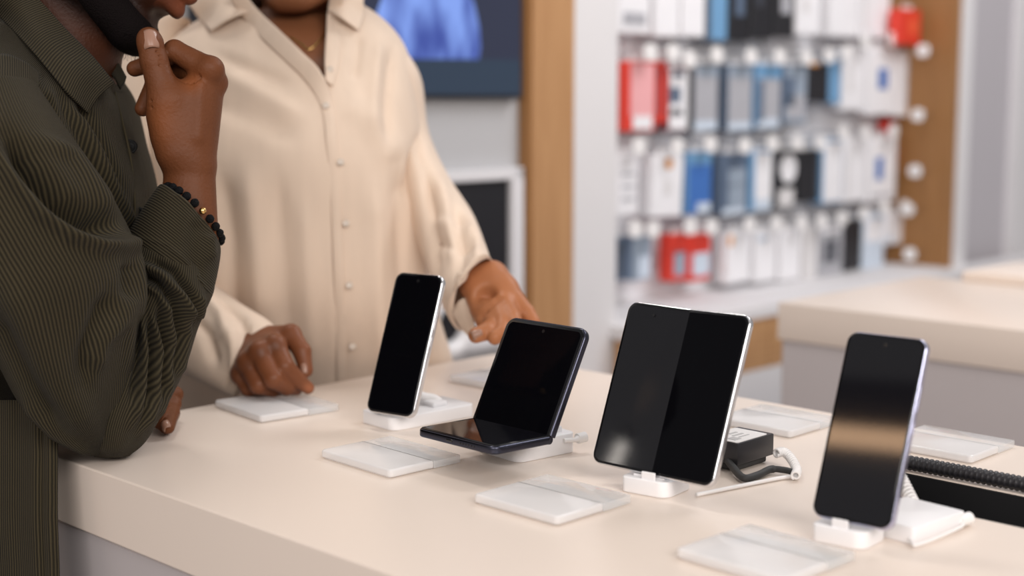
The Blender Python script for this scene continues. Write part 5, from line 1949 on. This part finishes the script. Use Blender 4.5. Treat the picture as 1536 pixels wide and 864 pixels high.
tw_secs = [
    ((388, -12), (498, -14), DW + .01, .055),
    ((352, 6), (528, 0), DW + .01, .064),
    ((296, 36), (572, 26), DW + .005, .082, -.004),
    ((248, 76), (606, 66), DW, .106, -.006),
    ((228, 130), (622, 122), DW - .005, .128),
    ((220, 200), (632, 194), DW - .008, .148),
    ((220, 262), (636, 258), DW - .010, .154),
    ((224, 340), (640, 338), DW - .005, .146),
    ((232, 450), (652, 446), DW + .008, .134),
    ((236, 560), (684, 560), DW + .06, .112),
    ((238, 680), (705, 680), DW + .13, .118)]
tw_folds = [
    # soft vertical drape below the bust, gathers under the shoulder
    ([(330, 260), (345, 360), (350, 560)], 15, -.007), ([(370, 250), (385, 380), (392, 480)], 16, .006), ([(415, 260), (425, 400), (432, 520)], 14, -.004),
    ([(560, 280), (566, 400), (572, 540)], 14, .005), ([(596, 250), (604, 380), (612, 520)], 14, -.006), ([(622, 300), (630, 420), (640, 540)], 10, .005),
    ([(568, 60), (560, 130), (556, 200)], 9, .004), ([(590, 70), (582, 150), (580, 220)], 8, -.005), ([(540, 50), (532, 120)], 8, -.004),
    ([(330, 110), (390, 140), (455, 175)], 14, .004), ([(300, 150), (380, 175), (440, 205)], 16, -.004), ([(320, 80), (380, 105), (440, 130)], 10, -.004),
    ([(520, 150), (560, 190), (600, 240)], 20, .004), ([(640, 200), (622, 240), (612, 300)], 10, -.007),
    ([(455, 300), (462, 420), (470, 560)], 12, .003), ([(500, 280), (505, 420), (508, 560)], 4, -.0016)]
shirt_b = loft('shirt_body', tw_secs, 150, 240, M['linen'], shirtW, wrinkle=tw_folds, expo=2.25, post=cut_neck)
shirt_b.modifiers.new('t', 'SOLIDIFY').thickness = .0016
ray_on.cache.clear()


def on_w(x, y, off, fb=DW - .1):
    p, n = ray_on([shirt_b], x, y)
    if p is None: return P(x, y, fb)
    return p - (p - CAM).normalized() * off


# front bands: the left one overlaps down the whole front
lb_in = [(360, -18), (388, 16), (420, 46), (452, 77), (480, 106), (497, 150), (506, 220), (512, 330), (516, 430), (519, 530), (521, 606)]
lb_out = [(342, -8), (366, 30), (396, 62), (428, 92), (458, 122), (482, 162), (490, 225), (497, 330), (501, 430), (504, 530), (506, 606)]


def depth_in(x, y):
    return on_w(x, y, .004)


def inner(x, y, xo, yo):
    q = on_w(xo, yo, .004)
    Dq = (q - CAM).dot(FWD)
    return P(x, y, Dq - .002)


rowo = [on_w(x, y, .0006) for x, y in lb_out]
rowi = [inner(x, y, xo - 2, yo + 3) if y < 112 else on_w(x, y, .0018) for (x, y), (xo, yo) in zip(lb_in, lb_out)]
sheet('placket', [rowo, [(a + b) / 2 - FWD * .001 for a, b in zip(rowo, rowi)], rowi], 80, 8, .0012, M['linen'], shirtW)
rb_in = [(497, -20), (491, 20), (489, 55), (487, 90), (489, 122)]
rb_out = [(516, -16), (512, 24), (510, 60), (508, 95), (499, 130)]
rowo = [on_w(x, y, .0015) for x, y in rb_out]
rowi = [inner(x, y, xo + 3, yo) for (x, y), (xo, yo) in zip(rb_in, rb_out)]
sheet('placket', [rowi, [(a + b) / 2 - FWD * .001 for a, b in zip(rowo, rowi)], rowo], 30, 8, .0018, M['linen'], shirtW)

# collar leaves
c_top = [P(340, -62, DW - .03), P(352, -34, DW - .05), P(366, -12, DW - .068), P(384, 14, DW - .08)]
c_bot = [on_w(268, -12, .012, DW - .04), on_w(284, 8, .012, DW - .06), on_w(300, 30, .012), on_w(316, 47, .010)]
sheet('collar', [c_top, [(a + b) / 2 - FWD * .014 for a, b in zip(c_top, c_bot)], c_bot], 30, 16, .0022, M['linen'], shirtW)
c_top = [P(492, 16, DW - .075), P(498, -6, DW - .065), P(506, -30, DW - .05), P(512, -54, DW - .03)]
c_bot = [on_w(538, 46, .010), on_w(545, 24, .012), on_w(545, 2, .014, DW - .06), on_w(548, -22, .014, DW - .04)]
sheet('collar', [c_top, [(a + b) / 2 - FWD * .012 for a, b in zip(c_top, c_bot)], c_bot], 30, 16, .0022, M['linen'], shirtW)

# buttons
for (bx, by) in ((495, 104), (489, 158), (511, 243), (519, 335), (524, 428), (529, 520)):
    p = on_w(bx, by, .004 if by < 120 else .005)
    n = (CAM - p).normalized(); n = (n * .8 + Vector((0, 0, .1))).normalized()
    x = n.cross(Vector((0, 0, 1))).normalized(); y = n.cross(x)
    Mx = Matrix(((x.x, y.x, n.x, p.x), (x.y, y.y, n.y, p.y), (x.z, y.z, n.z, p.z), (0, 0, 0, 1)))
    bm = bmesh.new(); rad = .0042
    prof = [(rad, .0), (rad, .0016), (rad * .86, .0024), (rad * .65, .0019)]
    rings = [[bm.verts.new((r * math.cos(a), r * math.sin(a), z)) for a in [k / 20 * 2 * math.pi for k in range(20)]] for r, z in prof]
    for a, b in zip(rings, rings[1:]):
        for k in range(20): bm.faces.new((a[k - 1], a[k], b[k], b[k - 1]))
    bm.faces.new(rings[0][::-1]); bm.faces.new(rings[-1])
    xf(bm, bm.verts[:], Mx)
    from_bm('button', bm, M['button_clear'], shirtW, smooth=True, world=True)

# right sleeve (left in view), forearm laid on the counter
rs = [((196, 30), (285, 30), DW + .0, .05), ((134, 90), (272, 64), DW - .005, .072), ((124, 210), (266, 200), 1.87, .080), ((128, 330), (282, 316), 1.835, .080), ((160, 462), (304, 412), 1.79, .074),
      ((222, 530), (326, 430), 1.755, .066), ((280, 562), (362, 456), 1.725, .056), ((322, 584), (398, 478), 1.702, .048), ((352, 598), (416, 494), 1.692, .042)]
rsf = [([(300, 440), (330, 470), (345, 520)], 10, .005), ([(285, 470), (310, 500), (325, 550)], 9, -.005), ([(330, 450), (362, 480), (372, 520)], 8, -.004), ([(350, 490), (352, 560)], 8, .004),
       ([(376, 482), (356, 540), (338, 584)], 3, -.0016)]
loft('sleeve', rs, 110, 140, M['linen'], shirtW, wrinkle=rsf, expo=2.1)
# left sleeve (right in view), open cuff over the held out hand
ls = [((530, 50), (606, 70), DW + .01, .050), ((556, 118), (632, 118), DW + .01, .064), ((580, 210), (643, 196), DW + .02, .070), ((606, 306), (672, 262), 1.885, .072), ((630, 374), (708, 318), 1.83, .068),
      ((652, 430), (728, 366), 1.755, .062), ((668, 466), (737, 394), 1.718, .056, .018), ((676, 474), (740, 404), 1.708, .053, .034), ((680, 470), (736, 406), 1.710, .048, .034), ((664, 460), (728, 380), 1.75, .044)]
lsf = [([(640, 250), (648, 330), (650, 420)], 9, -.007), ([(656, 270), (676, 330), (684, 400)], 10, .005), ([(680, 310), (690, 360), (690, 430)], 9, -.005), ([(700, 320), (714, 360), (716, 390)], 8, .004),
       ([(648, 330), (680, 345), (712, 350)], 8, .004), ([(650, 360), (680, 372), (715, 372)], 7, -.004), ([(612, 110), (625, 180), (630, 250)], 8, -.004)]
loft('sleeve', ls, 110, 140, M['linen'], shirtW, wrinkle=lsf, expo=2.1, cap=False).modifiers.new('t', 'SOLIDIFY').thickness = .0016
# turned cuff flap hanging under the wrist
fl_a = [P(678, 468, 1.70), P(688, 452, 1.685), P(700, 446, 1.68)]
fl_b = [P(690, 488, 1.70), P(702, 494, 1.69), P(712, 490, 1.685)]
fl_c = [P(701, 502, 1.705), P(710, 506, 1.70), P(722, 490, 1.695)]
sheet('cuff', [fl_a, fl_b, fl_c], 14, 10, .0018, M['linen'], shirtW)

# necklace
nk = catmull([P(436, 56, DW - .09), P(452, 66, DW - .098), P(464, 74, DW - .100), P(478, 62, DW - .094), P(487, 48, DW - .085), P(500, 10, DW - .06)], 60)
bm = bmesh.new()
npts = []
ray_on.cache.clear()
for v in nk:
    q = project(np.array([v]))[0]
    p, n = ray_on([body_woman], q[0], q[1])
    npts.append(p - (p - CAM).normalized() * .0014 if p is not None and abs((p - CAM).dot(FWD) - DW) < .2 else Vector(v))
add_tube(bm, npts, .0013, 8)
from_bm('necklace', bm, M['gold'], woman, smooth=True, world=True)

# trousers and shoes
for a, b, s in ((kA, fA, 1), (kB, fB, -1)):
    hp = hipsW + np.array([.07 * s, .02 * s, -.03])
    bm = bmesh.new()
    add_tube(bm, catmull([hp, (hp + a) / 2, a, (a + b) / 2, b], 24), [.092] * 6 + [.086] * 6 + [.078] * 6 + [.075] * 6, 28)
    from_bm('trouser_leg', bm, M['trouser'], woman, smooth=True, world=True)
    bm = bmesh.new()
    Ms_ = Matrix.Translation((b[0], b[1], 0)) @ Matrix.Rotation(math.atan2(-1, -.2), 4, 'Z')
    vs = add_prism(bm, [(-.07, -.032), (.03, -.038), (.11, -.042), (.16, -.032), (.18, 0), (.16, .032), (.11, .042), (.03, .036), (-.07, .032), (-.085, 0)], .0, .07, bev=.018, seg=4)
    for v in vs:
        if v.co.x > .05 and v.co.z > .035: v.co.z -= (v.co.x - .05) * .22
    xf(bm, vs, Ms_)
    from_bm('shoe', bm, M['shoe'], woman, smooth=True, world=True)
